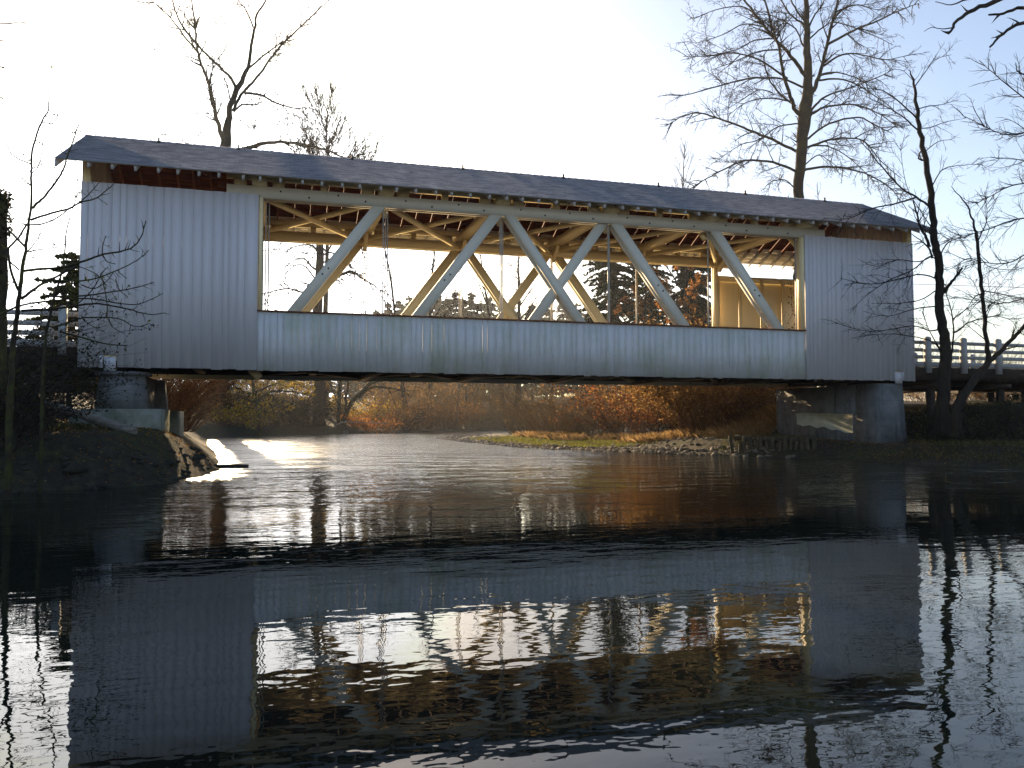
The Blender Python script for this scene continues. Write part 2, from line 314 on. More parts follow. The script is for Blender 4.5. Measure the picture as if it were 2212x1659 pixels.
def water_mat():
    m, t, b = mat('dark_river_water')
    b.inputs['Base Color'].default_value = (0.006, 0.010, 0.008, 1)
    b.inputs['Roughness'].default_value = 0.015; b.inputs['IOR'].default_value = 1.333
    tc = N(t, 'ShaderNodeTexCoord')
    def field(off):
        # sum of ripple heights (m) at p + off
        ad = N(t, 'ShaderNodeVectorMath', operation='ADD'); L(t, tc.outputs['Object'], ad.inputs[0]); ad.inputs[1].default_value = off
        tot = None
        for sc, det, amp, mp_s, rot in WAVES:
            mp = N(t, 'ShaderNodeMapping'); mp.inputs['Scale'].default_value = mp_s; mp.inputs['Rotation'].default_value = (0, 0, rot)
            L(t, ad.outputs[0], mp.inputs[0])
            nz = N(t, 'ShaderNodeTexNoise'); nz.inputs['Scale'].default_value = sc; nz.inputs['Detail'].default_value = det
            nz.inputs['Roughness'].default_value = 0.45
            nz.inputs['Distortion'].default_value = 0.3
            L(t, mp.outputs[0], nz.inputs['Vector'])
            mu = N(t, 'ShaderNodeMath', operation='MULTIPLY'); L(t, nz.outputs[0], mu.inputs[0]); mu.inputs[1].default_value = amp
            if tot is None: tot = mu.outputs[0]
            else:
                a2 = N(t, 'ShaderNodeMath', operation='ADD'); L(t, tot, a2.inputs[0]); L(t, mu.outputs[0], a2.inputs[1]); tot = a2.outputs[0]
        return tot
    eps = 0.012
    h0 = field((0, 0, 0)); hx = field((eps, 0, 0)); hy = field((0, eps, 0))
    # calm and ruffled patches, ruffled water beyond the bridge
    pn = noise(t, 0.10, 3, 0.55, (0.7, 1.5, 1))
    sep = N(t, 'ShaderNodeSeparateXYZ'); L(t, tc.outputs['Object'], sep.inputs[0])
    mr = N(t, 'ShaderNodeMapRange'); L(t, sep.outputs['Y'], mr.inputs[0])
    mr.inputs[1].default_value = 12; mr.inputs[2].default_value = 34; mr.inputs[3].default_value = 0.65; mr.inputs[4].default_value = 17.0
    pr = N(t, 'ShaderNodeMapRange'); L(t, pn, pr.inputs[0]); pr.inputs[1].default_value = 0.35; pr.inputs[2].default_value = 0.65
    pr.inputs[3].default_value = 0.25; pr.inputs[4].default_value = 1.5
    amp = N(t, 'ShaderNodeMath', operation='MULTIPLY'); L(t, mr.outputs[0], amp.inputs[0]); L(t, pr.outputs[0], amp.inputs[1])
    rr_ = N(t, 'ShaderNodeMapRange'); L(t, sep.outputs['Y'], rr_.inputs[0])
    rr_.inputs[1].default_value = 18; rr_.inputs[2].default_value = 45; rr_.inputs[3].default_value = 0.012; rr_.inputs[4].default_value = 0.15
    # a riffle beside the left bank: broken, rougher water
    sx = N(t, 'ShaderNodeMapRange', interpolation_type='SMOOTHSTEP'); L(t, sep.outputs['X'], sx.inputs[0])
    sx.inputs[1].default_value = 7.0; sx.inputs[2].default_value = 0.5; sx.inputs[3].default_value = 0.0; sx.inputs[4].default_value = 1.0
    sy = N(t, 'ShaderNodeMapRange', interpolation_type='SMOOTHSTEP'); L(t, sep.outputs['Y'], sy.inputs[0])
    sy.inputs[1].default_value = 22.5; sy.inputs[2].default_value = 28.0; sy.inputs[3].default_value = 0.0; sy.inputs[4].default_value = 1.0
    rn = N(t, 'ShaderNodeMapRange'); L(t, noise(t, 0.9, 3, 0.6, (0.35, 1.3, 1)), rn.inputs[0])
    rn.inputs[1].default_value = 0.40; rn.inputs[2].default_value = 0.62; rn.inputs[3].default_value = 0.0; rn.inputs[4].default_value = 0.22
    m1 = N(t, 'ShaderNodeMath', operation='MULTIPLY'); L(t, sx.outputs[0], m1.inputs[0]); L(t, sy.outputs[0], m1.inputs[1])
    m2 = N(t, 'ShaderNodeMath', operation='MULTIPLY'); L(t, m1.outputs[0], m2.inputs[0]); L(t, rn.outputs[0], m2.inputs[1])
    m3 = N(t, 'ShaderNodeMath', operation='ADD'); L(t, rr_.outputs[0], m3.inputs[0]); L(t, m2.outputs[0], m3.inputs[1])
    L(t, m3.outputs[0], b.inputs['Roughness'])
    def slope(h):
        s_ = N(t, 'ShaderNodeMath', operation='SUBTRACT'); L(t, h0, s_.inputs[0]); L(t, h, s_.inputs[1])
        d_ = N(t, 'ShaderNodeMath', operation='DIVIDE'); L(t, s_.outputs[0], d_.inputs[0]); d_.inputs[1].default_value = eps
        m_ = N(t, 'ShaderNodeMath', operation='MULTIPLY'); L(t, d_.outputs[0], m_.inputs[0]); L(t, amp.outputs[0], m_.inputs[1])
        return m_.outputs[0]
    cx = N(t, 'ShaderNodeCombineXYZ'); L(t, slope(hx), cx.inputs[0]); L(t, slope(hy), cx.inputs[1]); cx.inputs[2].default_value = 1
    nm = N(t, 'ShaderNodeVectorMath', operation='NORMALIZE'); L(t, cx.outputs[0], nm.inputs[0])
    L(t, nm.outputs[0], b.inputs['Normal'])
    return m
#        scale, detail, height, stretch, rotation
WAVES = [(0.7, 1.0, 0.012, (0.7, 1.3, 1), 0.2), (3.2, 1.0, 0.0042, (0.6, 1.3, 1), -0.15), (9.0, 1.0, 0.0013, (0.7, 1.2, 1), 0.3), (24.0, 0.0, 0.00025, (0.8, 1.1, 1), 0.0)]
M['water'] = water_mat()

# ------------------------------------------------------------------ the river and its banks
RIVER = [(-14, 1.2), (-14, 6), (-12, 14), (-9, 18.6), (-5.5, 20.3), (-3.7, 20.9), (-2.3, 22.0), (-1.6, 25), (-1.35, 28), (-1.6, 33), (-2.3, 44), (-3.6, 60), (-4.8, 80),
         (1.2, 90), (7, 99), (16.4, 109), (28.6, 121), (41, 131), (80, 148), (150, 172),
         (150, 152), (80, 130), (40, 108), (24, 92), (17, 80), (14.8, 73), (14.2, 62), (14.2, 46), (16.8, 39.6), (20.4, 31.6), (22.0, 27.8), (22.3, 25), (23.2, 20.7), (21.8, 15.5), (23.0, 8), (25, 1.2)]
RP = np.array(RIVER, float)
def river_sd(X, Y):
    """signed distance to the river outline: negative in the water"""
    x = np.asarray(X, float).ravel(); y = np.asarray(Y, float).ravel()
    d = np.full(x.shape, 1e9); ins = np.zeros(x.shape, bool)
    for (ax, ay), (bx, by) in zip(RP, np.roll(RP, -1, axis=0)):
        ex, ey = bx-ax, by-ay
        tt = np.clip(((x-ax)*ex + (y-ay)*ey) / (ex*ex + ey*ey), 0, 1)
        d = np.minimum(d, np.hypot(x - ax - tt*ex, y - ay - tt*ey))
        cr = ((ay > y) != (by > y)) & (x < (bx-ax) * (y-ay) / (by-ay + 1e-12) + ax)
        ins ^= cr
    return np.where(ins, -d, d).reshape(np.shape(X))
_rs = np.random.RandomState(5)
_PH = _rs.rand(24, 4)
def vnoise(X, Y, s):
    z = 0
    for k in range(8):
        a = _PH[k, 0]*6.283; z = z + np.sin((X*math.cos(a) + Y*math.sin(a)) / s * (0.7 + _PH[k, 1]) + _PH[k, 2]*6.283)
    return z / 8
def sst(x, a, b):
    t_ = np.clip((x-a)/(b-a), 0, 1); return t_*t_*(3-2*t_)
def height(X, Y):
    X = np.asarray(X, float); Y = np.asarray(Y, float)
    d = river_sd(X, Y)
    wob = vnoise(X, Y, 1.1)*0.12 + vnoise(X+7, Y, 3.0)*0.25
    # default bank: steep metre, then a flood plain
    z = 1.1*sst(d, 0, 2.2) + 1.0*sst(d, 2, 14) + 0.6*sst(d, 10, 60)
    # left spit under the bridge: a low rounded shoulder
    zl = 0.45*sst(d, 0, 0.8) + 0.78*sst(d, 0.4, 2.0) + 1.5*sst(d, 3.5, 8)
    left = sst(-X, -1.0, 1.0) * (1 - sst(Y, 38, 55)) * sst(Y, 8, 14)
    z = z*(1-left) + zl*left
    # gravel bar on the inside of the bend
    zg = 0.14*sst(d, 0, 1.2) + 0.16*sst(d, 1, 6) + 1.5*sst(d, 10, 24)
    bar = sst(X, 9, 13) * (1 - sst(X, 60, 80)) * sst(Y, 30, 36)
    z = z*(1-bar) + zg*bar
    # right bank at the abutment
    zr = 0.25*sst(d, 0, 0.7) + 0.42*sst(d, 0.5, 2.2) + 1.6*sst(d, 4.4, 8.5) + 0.5*sst(d, 7, 20)
    rt = sst(X, 20, 21) * (1 - sst(Y, 37, 45))
    z = z*(1-rt) + zr*rt
    z = z + wob*sst(d, 0.1, 2.0)*np.where(bar > 0.5, 0.35, 1.0)
    z = z + 9*sst(Y, 170, 330)
    return np.where(d < 0, np.maximum(-1.2, 0.45*d), z)
def hz(x, y): return float(height(np.array([x]), np.array([y]))[0])

def grid_axis(segs):
    a = []
    for lo, hi, st in segs: a += list(np.arange(lo, hi, st))
    a.append(segs[-1][1]); return np.array(a)
gx = grid_axis([(-160, -40, 8), (-40, -14, 1.5), (-14, 34, 0.4), (34, 70, 1.5), (70, 260, 8)])
gy = grid_axis([(-14, -2, 2), (-2, 16, 0.8), (16, 50, 0.4), (50, 150, 1.5), (150, 430, 8)])
GX, GY = np.meshgrid(gx, gy); GZ = height(GX, GY)
tb = MB(); nx, ny = len(gx), len(gy)
ii, jj = np.meshgrid(np.arange(nx-1), np.arange(ny-1)); a0 = (jj*nx + ii).ravel()
tb.addq(np.stack([GX, GY, GZ], -1).reshape(-1, 3), np.stack([a0, a0+1, a0+nx+1, a0+nx], -1))
tag(tb.build('ground', M['ground'], smooth=True), kind='structure')
wb = MB(); wb.addq([(-40, -14, 0), (200, -14, 0), (200, 200, 0), (-40, 200, 0)], [(0, 1, 2, 3)])
tag(wb.build('river_water', M['water']), kind='structure')

# ------------------------------------------------------------------ covered bridge
XL, XR, CX, P = -5.633, 26.367, 10.367, 4.247
YN, YF, YM = 28.70, 35.86, 32.28           # outer faces of the near and the far wall, ridge
ZB, ZT, ZS = 3.24, 9.12, 5.21              # siding bottom and top, sill
EY, EZ, RZ = 27.85, 9.54, 11.72            # eave and ridge
NODE = [CX + (k-2.5)*P for k in range(6)]
def roofz(y): return RZ - abs(y-YM) * (RZ-EZ) / (YM-EY)
rng = random.Random(11)

bridge = thing('covered_bridge', (CX, YM, 0), 'long white timber covered bridge with grey shingle roof and open truss window spanning the river', 'covered bridge')

def boards(x0, x1, zlo, zhi, y, wid, notch=None, seed=1, out=-1, jit=0.018):
    """vertical boards; y is the outer face, out = direction the boards face"""
    r = random.Random(seed); m = MB(); x = x0
    while x < x1 - 0.01:
        wd = min(wid * r.uniform(0.62, 1.22), x1 - x)
        if x1 - x - wd < 0.10: wd = x1 - x
        lo = zlo + r.uniform(-jit, jit); hi = zhi + r.uniform(-jit, jit)*0.6
        off = r.uniform(0, 0.002); g = r.choice((0.0015, 0.002, 0.003, 0.003, 0.007))
        if notch and x + wd > notch[0] and x < notch[1]:
            # the boards stop above the notch
            if x < notch[0] - 0.02: m.box(x, notch[0], *sorted((y - out*off, y - out*0.028)), lo, notch[2])
            if x + wd > notch[1] + 0.02: m.box(notch[1], x + wd - g, *sorted((y - out*off, y - out*0.028)), lo, notch[2])
            lo = notch[2] + 0.002
        ya, yb = y - out*off, y - out*0.028
        m.box(x, x + wd - g, min(ya, yb), max(ya, yb), lo, hi)
        x += wd
    yb0, yb1 = y - out*0.030, y - out*0.048
    if notch:
        m.box(x0, notch[0], min(yb0, yb1), max(yb0, yb1), zlo+0.03, zhi-0.03); m.box(notch[1], x1, min(yb0, yb1), max(yb0, yb1), zlo+0.03, zhi-0.03); m.box(notch[0], notch[1], min(yb0, yb1), max(yb0, yb1), notch[2]+0.02, zhi-0.03)
    else: m.box(x0, x1, min(yb0, yb1), max(yb0, yb1), zlo+0.03, zhi-0.03)
    return m
nl = (at(222, 790, YN)[0], at(252, 790, YN)[0], at(235, 767, YN)[2])
nr = (at(1934, 800, YN)[0], at(1950, 800, YN)[0], at(1940, 802, YN)[2])
LX, RX = NODE[0] - 0.02, NODE[5] + 0.02
pl = boards(XL, LX, ZB, ZT, YN, 0.285, nl, 3).build('siding_panel', M['siding'], bridge)
pr_ = boards(RX, XR, ZB, ZT, YN, 0.27, nr, 4).build('siding_panel', M['siding'], bridge)
pl['label'] = 'tall boarded end panel beside the open window, near side'; pr_['label'] = 'tall boarded end panel by the right approach, near side'
boards(XL, LX, ZB, ZT, YF, 0.285, None, 5, 1).build('siding_panel', M['timber_wall'], bridge)
boards(RX, XR, ZB, ZT-0.45, YF, 0.27, None, 6, 1).build('siding_panel', M['timber_wall'], bridge)
par = boards(LX, RX, ZB-0.01, ZS-0.02, YN+0.035, 0.275, None, 7).build('parapet', M['parapet'], bridge)
m = MB(); m.box(LX+0.002, RX-0.002, YN-0.02, YN+0.30, ZS-0.018, ZS+0.030); m.build('sill_board', M['dark_rafter'], par)
parf = boards(LX, RX, ZB, ZS-0.02, YF-0.035, 0.275, None, 8, 1).build('parapet', M['parapet'], bridge)
m = MB(); m.box(LX+0.002, RX-0.002, YF-0.30, YF+0.02, ZS-0.018, ZS+0.030); m.build('sill_board', M['timber'], parf)
# inner lining and studs that carry the boards
def studs(x0, x1, y, s, zt):
    m = MB()
    m.box(x0+0.02, x1-0.02, *sorted((y + s*0.050, y + s*0.13)), ZT-0.30 if zt is None else zt-0.28, (ZT-0.03 if zt is None else zt-0.03))
    m.box(x0+0.02, x1-0.02, *sorted((y + s*0.050, y + s*0.13)), 6.0, 6.22)
    m.box(x0+0.02, x1-0.02, *sorted((y + s*0.050, y + s*0.13)), 3.45, 3.70)
    x = x0 + 0.12
    while x < x1:
        m.box(x-0.06, x+0.06, *sorted((y + s*0.132, y + s*0.26)), 3.4, (ZT-0.05 if zt is None else zt-0.05)); x += 1.22
    return m
for x0, x1 in ((XL, LX), (RX, XR)):
    studs(x0, x1, YN, 1, None).build('wall_frame', M['timber'], bridge)
    studs(x0, x1, YF, -1, None if x0 == XL else ZT-0.45).build('wall_frame', M['timber'], bridge)
for x in (XL+0.13, XR-0.13):
    for y in (YN+0.16, YF-0.16):
        m = MB(); m.box(x-0.12, x+0.12, y-0.125, y+0.125, ZB+0.05, roofz(y)-0.25); m.build('corner_post', M['timber'], bridge)
# window jambs
for x, s in ((NODE[0], 1), (NODE[5], -1)):
    for y0, y1 in ((YN+0.03, YN+0.44), (YF-0.44, YF-0.03)):
        m = MB(); m.box(min(x, x+s*0.12), max(x, x+s*0.12), y0, y1, ZS+0.032, 9.03); m.build('end_post', M['timber'], bridge)
# chords, slotted like the built-up timbers they are
for yc in (YN+0.30, YF-0.30):
    m = MB(); m.box(NODE[0]-1.05, NODE[5]+1.05, yc-0.22, yc-0.035, 9.03, 9.42); m.box(NODE[0]-1.05, NODE[5]+1.05, yc+0.035, yc+0.22, 9.03, 9.42)
    for k in range(6): m.box(NODE[k]-0.5, NODE[k]+0.5, yc-0.033, yc+0.033, 9.05, 9.40)
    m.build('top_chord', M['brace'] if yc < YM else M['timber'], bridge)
    m = MB(); m.box(XL+0.1, XR-0.1, yc-0.22, yc+0.22, 3.42, 3.86); m.build('bottom_chord', M['under'], bridge)
    m = MB(); m.box(NODE[0]-1.05, NODE[5]+1.05, yc-0.10, yc+0.10, 9.68, roofz(yc-0.1)-0.235); m.build('wall_plate', M['timber'], bridge)
    for k in range(6):
        xs = [NODE[k]] + ([NODE[k] + P/2] if k < 5 else [])
        for x in xs:
            wd = 0.42 if x == NODE[k] else 0.11
            for q in ((-1, 1) if x == NODE[k] else (0,)):
                xx = x + q*0.62; hw = 0.20 if q else wd
                m = MB(); m.box(xx-hw, xx+hw, yc-0.13, yc+0.13, 9.422, 9.678); m.build('strut_block', M['timber'], bridge)
# tie beams across the top, with their ends under the eaves
for k in range(6):
    m = MB(); m.box(NODE[k]-0.24, NODE[k]+0.24, YN-0.20, YF+0.20, 9.424, 9.662)
    m.build('tie_beam', M['timber'], bridge)
    for yc, s in ((YN+0.55, 1), (YF-0.55, -1)):
        m = MB(); m.beam((NODE[k], yc - s*0.02, 8.80), (NODE[k], yc + s*0.62, 9.41), 0.16, 0.16); m.build('knee_brace', M['timber'], bridge)
# truss braces
ZLO, ZHI = 3.86, 9.05
def brace(xa, xb, yc, double):
    m = MB()
    L0 = xb - xa; dz = ZHI - ZLO
    hw = 0.36/2 * math.hypot(L0, dz)/dz
    for y0, y1 in (((yc-0.21, yc-0.03), (yc+0.03, yc+0.21)) if double else ((yc-0.10, yc+0.10),)):
        m.hexa([(xa-hw, y0, ZLO), (xa+hw, y0, ZLO), (xa+hw, y1, ZLO), (xa-hw, y1, ZLO), (xb-hw, y0, ZHI), (xb+hw, y0, ZHI), (xb+hw, y1, ZHI), (xb-hw, y1, ZHI)])
    if double:
        for f in (0.42, 0.78):
            xc = xa + L0*f; zc = ZLO + dz*f; e = 0.16
            m.beam((xc - L0/dz*e*0.9, yc, zc-e), (xc + L0/dz*e*0.9, yc, zc+e), 0.056, 0.30, (0, 1, 0) if False else (1, 0, 0.01))
    return m
for yc in (YN+0.30, YF-0.30):
    BM = M['brace'] if yc < YM else M['timber']  # far truss takes the colour with bounced light in it
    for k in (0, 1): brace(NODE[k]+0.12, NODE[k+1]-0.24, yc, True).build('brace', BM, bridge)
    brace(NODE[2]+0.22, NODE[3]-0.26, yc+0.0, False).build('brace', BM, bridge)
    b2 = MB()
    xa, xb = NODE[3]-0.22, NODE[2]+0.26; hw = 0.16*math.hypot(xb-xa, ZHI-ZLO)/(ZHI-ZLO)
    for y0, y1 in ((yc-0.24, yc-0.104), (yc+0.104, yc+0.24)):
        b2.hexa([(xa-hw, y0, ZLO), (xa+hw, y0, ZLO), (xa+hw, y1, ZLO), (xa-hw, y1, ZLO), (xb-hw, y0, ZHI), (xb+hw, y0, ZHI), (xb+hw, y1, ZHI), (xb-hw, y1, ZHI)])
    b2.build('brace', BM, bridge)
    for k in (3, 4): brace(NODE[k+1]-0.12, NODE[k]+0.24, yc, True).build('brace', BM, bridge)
    for k in range(6):
        for q in (-0.17, 0.0, 0.17):
            x = NODE[k] + (0 if k not in (0, 5) else (0.22 if k == 0 else -0.22))
            m = MB(); m.tube([(x + q*0.6, yc+q, 3.3), (x + q*0.6, yc+q, 9.03)], 0.021, 6); m.build('tie_rod', M['metal'], bridge)
def bolt(x, z, y):
    m = MB(); th = np.arange(6)*math.pi/3
    prism_ring = [(x + 0.032*math.cos(a), z + 0.032*math.sin(a)) for a in th]
    m.addq([(a, y, c) for a, c in prism_ring] + [(a, y-0.022, c) for a, c in prism_ring], [(i, (i+1) % 6, 6+(i+1) % 6, 6+i) for i in range(6)])
    m.f.append(np.array([list(range(6, 12))]) + m.n - 12); m.build('bolt', M['black_metal'], bridge)
for k in range(5):
    for f, z in ((0.16, 9.29), (0.38, 9.15), (0.61, 9.30), (0.83, 9.16)): bolt(NODE[k] + P*f, z, YN+0.078)
for k, s_ in ((0, 1), (1, 1), (3, -1), (4, -1)):
    xa, xb = (NODE[k]+0.12, NODE[k+1]-0.24) if s_ > 0 else (NODE[k+1]-0.12, NODE[k]+0.24)
    for f in (0.52, 0.56): bolt(xa + (xb-xa)*f - 0.06*s_ + (f-0.52)*3*s_*0.4, ZLO + (ZHI-ZLO)*f, YN+0.088)
# upper lateral bracing: a flat X in every panel
for k in range(5):
    for a, b_, dz in ((0, 1, 0.0), (1, 0, 0.16)):
        ya, yb = (YN+0.55, YF-0.55) if a == 0 else (YF-0.55, YN+0.55)
        m = MB(); m.beam((NODE[k]+0.15, ya, 9.16+dz), (NODE[k+1]-0.15, yb, 9.16+dz), 0.18, 0.15); m.build('lateral_brace', M['timber'], bridge)
# floor
m = MB(); x = XL
while x < XR - 0.02:
    wd = min(0.24, XR-x); m.box(x, x+wd-0.008, YN+0.55, YF-0.55, 3.98 + rng.uniform(-0.004, 0.004), 4.06); x += wd
m.build('deck', M['deck'], bridge)
for k in range(-1, 16):
    x = NODE[0] + k*P/2
    if x < XL+0.3 or x > XR-0.3: continue
    m = MB(); m.box(x-0.14, x+0.14, YN+0.06, YF-0.06, 3.26 if k % 2 == 0 else 3.42, 3.97 if k % 2 else 3.415)
    m.build('floor_beam', M['under'], bridge)
for y in np.linspace(YN+0.8, YF-0.8, 6):
    m = MB(); m.box(XL+0.05, XR-0.05, y-0.07, y+0.07, 3.62, 3.97) ; m.build('stringer', M['under'], bridge)
# lower lateral braces and boards with sunlight off the water in their pale colour, seen from below
for k in range(5):
    for a in (0, 1):
        ya, yb = (YN+0.5, YF-0.5) if a == 0 else (YF-0.5, YN+0.5)
        m = MB(); m.beam((NODE[k]+0.2, ya, 3.36+0.07*a), (NODE[k+1]-0.2, yb, 3.36+0.07*a), 0.20, 0.06); m.build('lower_brace', M['under'], bridge)
pa, pb = at(541, 800, YN+0.9), at(556, 818, YN+1.6)
m = MB(); m.beam((pa[0], YN+0.75, pa[2]+0.06), (pb[0]+0.08, YN+0.80, pb[2]-0.02), 0.05, 0.26, (0.3, 0, 1)); m.build('lit_board', M['lit_plank'], bridge)
pa, pb = at(775, 822, YN+2.2), at(823, 801, YN+2.2)
m = MB(); m.beam(pa, pb, 0.30, 0.05); m.build('lit_board', M['lit_plank'], bridge)
# roof
roof_m = MB(); NC = 39
RXL, RXR = XL-0.60, XR+0.50
def slope_pt(y, lift): return roofz(y) + lift
for side in (1, -1):
    for c in range(NC):
        f0, f1 = c/NC, (c+1)/NC
        y0 = YM - side*(YM-EY)*(1-f0); y1 = YM - side*(YM-EY)*(1-f1)
        segs = [RXL, RXR]
        for xa, xb in zip(segs[:-1], segs[1:]):
            j = rng.uniform(-0.0015, 0.0015); lift = 0.020
            ye = y0 - side*(0.004 + j); z0 = roofz(y0)
            q = [(xa, ye, z0-0.004), (xb, ye, z0-0.004), (xb, y1, roofz(y1)-0.004), (xa, y1, roofz(y1)-0.004),
                 (xa, ye, z0+lift), (xb, ye, z0+lift), (xb, y1, roofz(y1)+0.002), (xa, y1, roofz(y1)+0.002)]
            if side < 0: q = [q[i] for i in (1, 0, 3, 2, 5, 4, 7, 6)]
            roof_m.hexa(q)
roof = roof_m.build('roof', M['roof'], bridge)
m = MB(); x = RXL
while x < RXR - 0.05:
    xe = min(x+0.30, RXR); lf = 0.030
    for s in (1, -1):
        q = [(x, YM - s*0.15, roofz(YM-0.15)+0.004), (xe, YM - s*0.15, roofz(YM-0.15)+0.004), (xe, YM, RZ+0.0), (x, YM, RZ+0.0),
             (x, YM - s*0.15, roofz(YM-0.15)+0.03), (xe, YM - s*0.15, roofz(YM-0.15)+0.018), (xe, YM, RZ+0.030), (x, YM, RZ+0.050)]
        if s < 0: q = [q[i] for i in (1, 0, 3, 2, 5, 4, 7, 6)]
        m.hexa(q)
    x = xe
m.build('ridge_cap', M['roof'], roof)
def sheath(ylo, yhi, n, sides=(1, -1)):
    m = MB()
    for s in sides:
        for k in range(n):
            ya = ylo + (yhi-ylo)*k/n; yb = ylo + (yhi-ylo)*(k+1)/n - 0.012
            A, B = (YM - s*(YM-ya)), (YM - s*(YM-yb))
            zA, zB = roofz(A)-0.008, roofz(B)-0.008; th = 0.024
            x = RXL+0.02
            while x < RXR-0.1:
                xe = min(x + rng.uniform(2.5, 4.5), RXR-0.02)
                if RXR-0.02-xe < 0.5: xe = RXR-0.02
                q = [(x, A, zA-th), (xe-0.004, A, zA-th), (xe-0.004, B, zB-th), (x, B, zB-th), (x, A, zA), (xe-0.004, A, zA), (xe-0.004, B, zB), (x, B, zB)]
                if s < 0: q = [q[i] for i in (1, 0, 3, 2, 5, 4, 7, 6)]
                m.hexa(q); x = xe
    return m
sheath(28.98, YM-0.02, 17).build('roof_sheathing', M['red_wood'], roof)
for sd_ in (1, -1): sheath(EY+0.03, 28.975, 5, (sd_,)).build('soffit', M['rafter'], roof)
nr_ = 50
for k in range(nr_):
    x = XL + 0.35 + (XR-XL-0.7)*k/(nr_-1) + rng.uniform(-0.07, 0.07)
    m = MB()
    for s in (1, -1):
        e = YM - s*(YM-EY-0.10); a, b_ = roofz(e), RZ
        q = [(x-0.028, e, a-0.215), (x+0.028, e, a-0.215), (x+0.028, YM - s*0.01, b_-0.215), (x-0.028, YM - s*0.01, b_-0.215),
             (x-0.028, e, a-0.034), (x+0.028, e, a-0.034), (x+0.028, YM - s*0.01, b_-0.034), (x-0.028, YM - s*0.01, b_-0.034)]
        if s < 0: q = [q[i] for i in (1, 0, 3, 2, 5, 4, 7, 6)]
        m.hexa(q)
    rf = m.build('rafter', M['dark_rafter'], roof)
    for s in (1, -1):      # white painted tail
        m = MB()
        e = YM - s*(YM-EY-0.095); w_ = YM - s*(YM-28.9); a, b_ = roofz(e), roofz(w_)
        q = [(x-0.038, e, a-0.222), (x+0.038, e, a-0.222), (x+0.038, w_, b_-0.222), (x-0.038, w_, b_-0.222),
             (x-0.038, e, a-0.033), (x+0.038, e, a-0.033), (x+0.038, w_, b_-0.033), (x-0.038, w_, b_-0.033)]
        if s < 0: q = [q[i] for i in (1, 0, 3, 2, 5, 4, 7, 6)]
        m.hexa(q)
        m.build('rafter_tail', M['tail'], roof)
for x in (RXL+0.03, RXR-0.03):
    m = MB()
    for s in (1, -1):
        e = YM - s*(YM-EY-0.02)
        q = [(x-0.025, e, EZ-0.26), (x+0.025, e, EZ-0.26), (x+0.025, YM - s*0.002, RZ-0.26), (x-0.025, YM - s*0.002, RZ-0.26),
             (x-0.025, e, EZ-0.036), (x+0.025, e, EZ-0.036), (x+0.025, YM - s*0.002, RZ-0.036), (x-0.025, YM - s*0.002, RZ-0.036)]
        if s < 0: q = [q[i] for i in (1, 0, 3, 2, 5, 4, 7, 6)]
        m.hexa(q)
    m.build('barge_board', M['siding'], roof)
for u in (342, 515, 760, 999, 1216, 1421, 1608, 1779):
    d = ray(u, 380); x = None
    x = CAM[0] + d[0]*(YM-0.12)/d[1]
    m = MB(); m.box(x-0.03, x+0.03, YM-0.20, YM-0.14, RZ-0.09, RZ+0.11); m.box(x-0.05, x+0.05, YM-0.26, YM-0.10, RZ-0.10, RZ-0.04)
    m.build('roof_anchor', M['black_metal'], roof)
# portal gables
for x, s in ((XL+0.015, 1), (XR-0.015, -1)):
    m = MB(); y = YN+0.03
    while y < YF-0.05:
        y1 = min(y+0.27, YF-0.03); yc = (y+y1)/2
        lo = 8.0 if YN+0.6 < yc < YF-0.6 else ZB
        m.box(min(x, x+s*0.025), max(x, x+s*0.025), y, y1-0.006, lo, roofz(yc)-0.24 - abs(0.06)); y = y1
    m.build('portal_gable', M['siding'], bridge)

# ------------------------------------------------------------------ abutments
def prism(m, plan_b, plan_t, z0, z1):
    n = len(plan_b); V = [(x, y, z0) for x, y in plan_b] + [(x, y, z1) for x, y in plan_t]
    m.addq(V, [(i, (i+1) % n, n+(i+1) % n, n+i) for i in range(n)])
    m.f.append(np.array([[*range(n)][::-1]]) + m.n - 2*n); m.f.append(np.array([[*range(n, 2*n)]]) + m.n - 2*n)
def octa(cx, cy, hx, hy, c):
    return [(cx-hx+c, cy-hy), (cx+hx-c, cy-hy), (cx+hx, cy-hy+c), (cx+hx, cy+hy-c), (cx+hx-c, cy+hy), (cx-hx+c, cy+hy), (cx-hx, cy+hy-c), (cx-hx, cy-hy+c)]
ab = thing('bridge_abutment', (-4.4, YM, 0.6), 'grey concrete pier with tapered columns on a mossy footing under the left bridge end', 'bridge pier')
m = MB(); prism(m, octa(-4.42, 29.6, 0.78, 0.85, 0.42), octa(-4.42, 29.6, 0.66, 0.75, 0.38), 1.94, 3.02); prism(m, octa(-4.42, 29.6, 0.80, 0.88, 0.42), octa(-4.42, 29.6, 0.80, 0.88, 0.42), 3.023, 3.13); m.build('column', M['concrete'], ab)
m = MB(); prism(m, octa(-4.42, 35.0, 0.78, 0.85, 0.42), octa(-4.42, 35.0, 0.66, 0.75, 0.38), 1.94, 3.12); m.build('column', M['concrete'], ab)
m = MB(); m.box(-4.85, -4.0, 30.3, 34.3, 1.94, 3.12); m.build('web_wall', M['concrete'], ab)
m = MB(); m.box(-5.75, -3.15, 28.3, 31.0, 0.55, 1.93); m.build('footing', M['footing'], ab)
m = MB(); m.box(-5.75, -3.15, 33.6, 36.3, 0.55, 1.93); m.build('footing', M['footing'], ab)
m = MB(); m.box(nl[0]+0.03, nl[1]-0.03, YN+0.008, YN+0.046, 3.132, nl[2]-0.05); m.build('bearing_block', M['siding'], ab)
# faded marks on the column: an upright stroke over a heart
hm = MB()
ctr = at(274, 868, 29.0)
nrm = np.array([0.70, -0.72, 0]); tx = np.array([0.72, 0.70, 0])
c0 = np.array([-4.42 + 0.78 - 0.21 - 0.02, 29.6 - 0.85 + 0.21 + 0.02, 0])
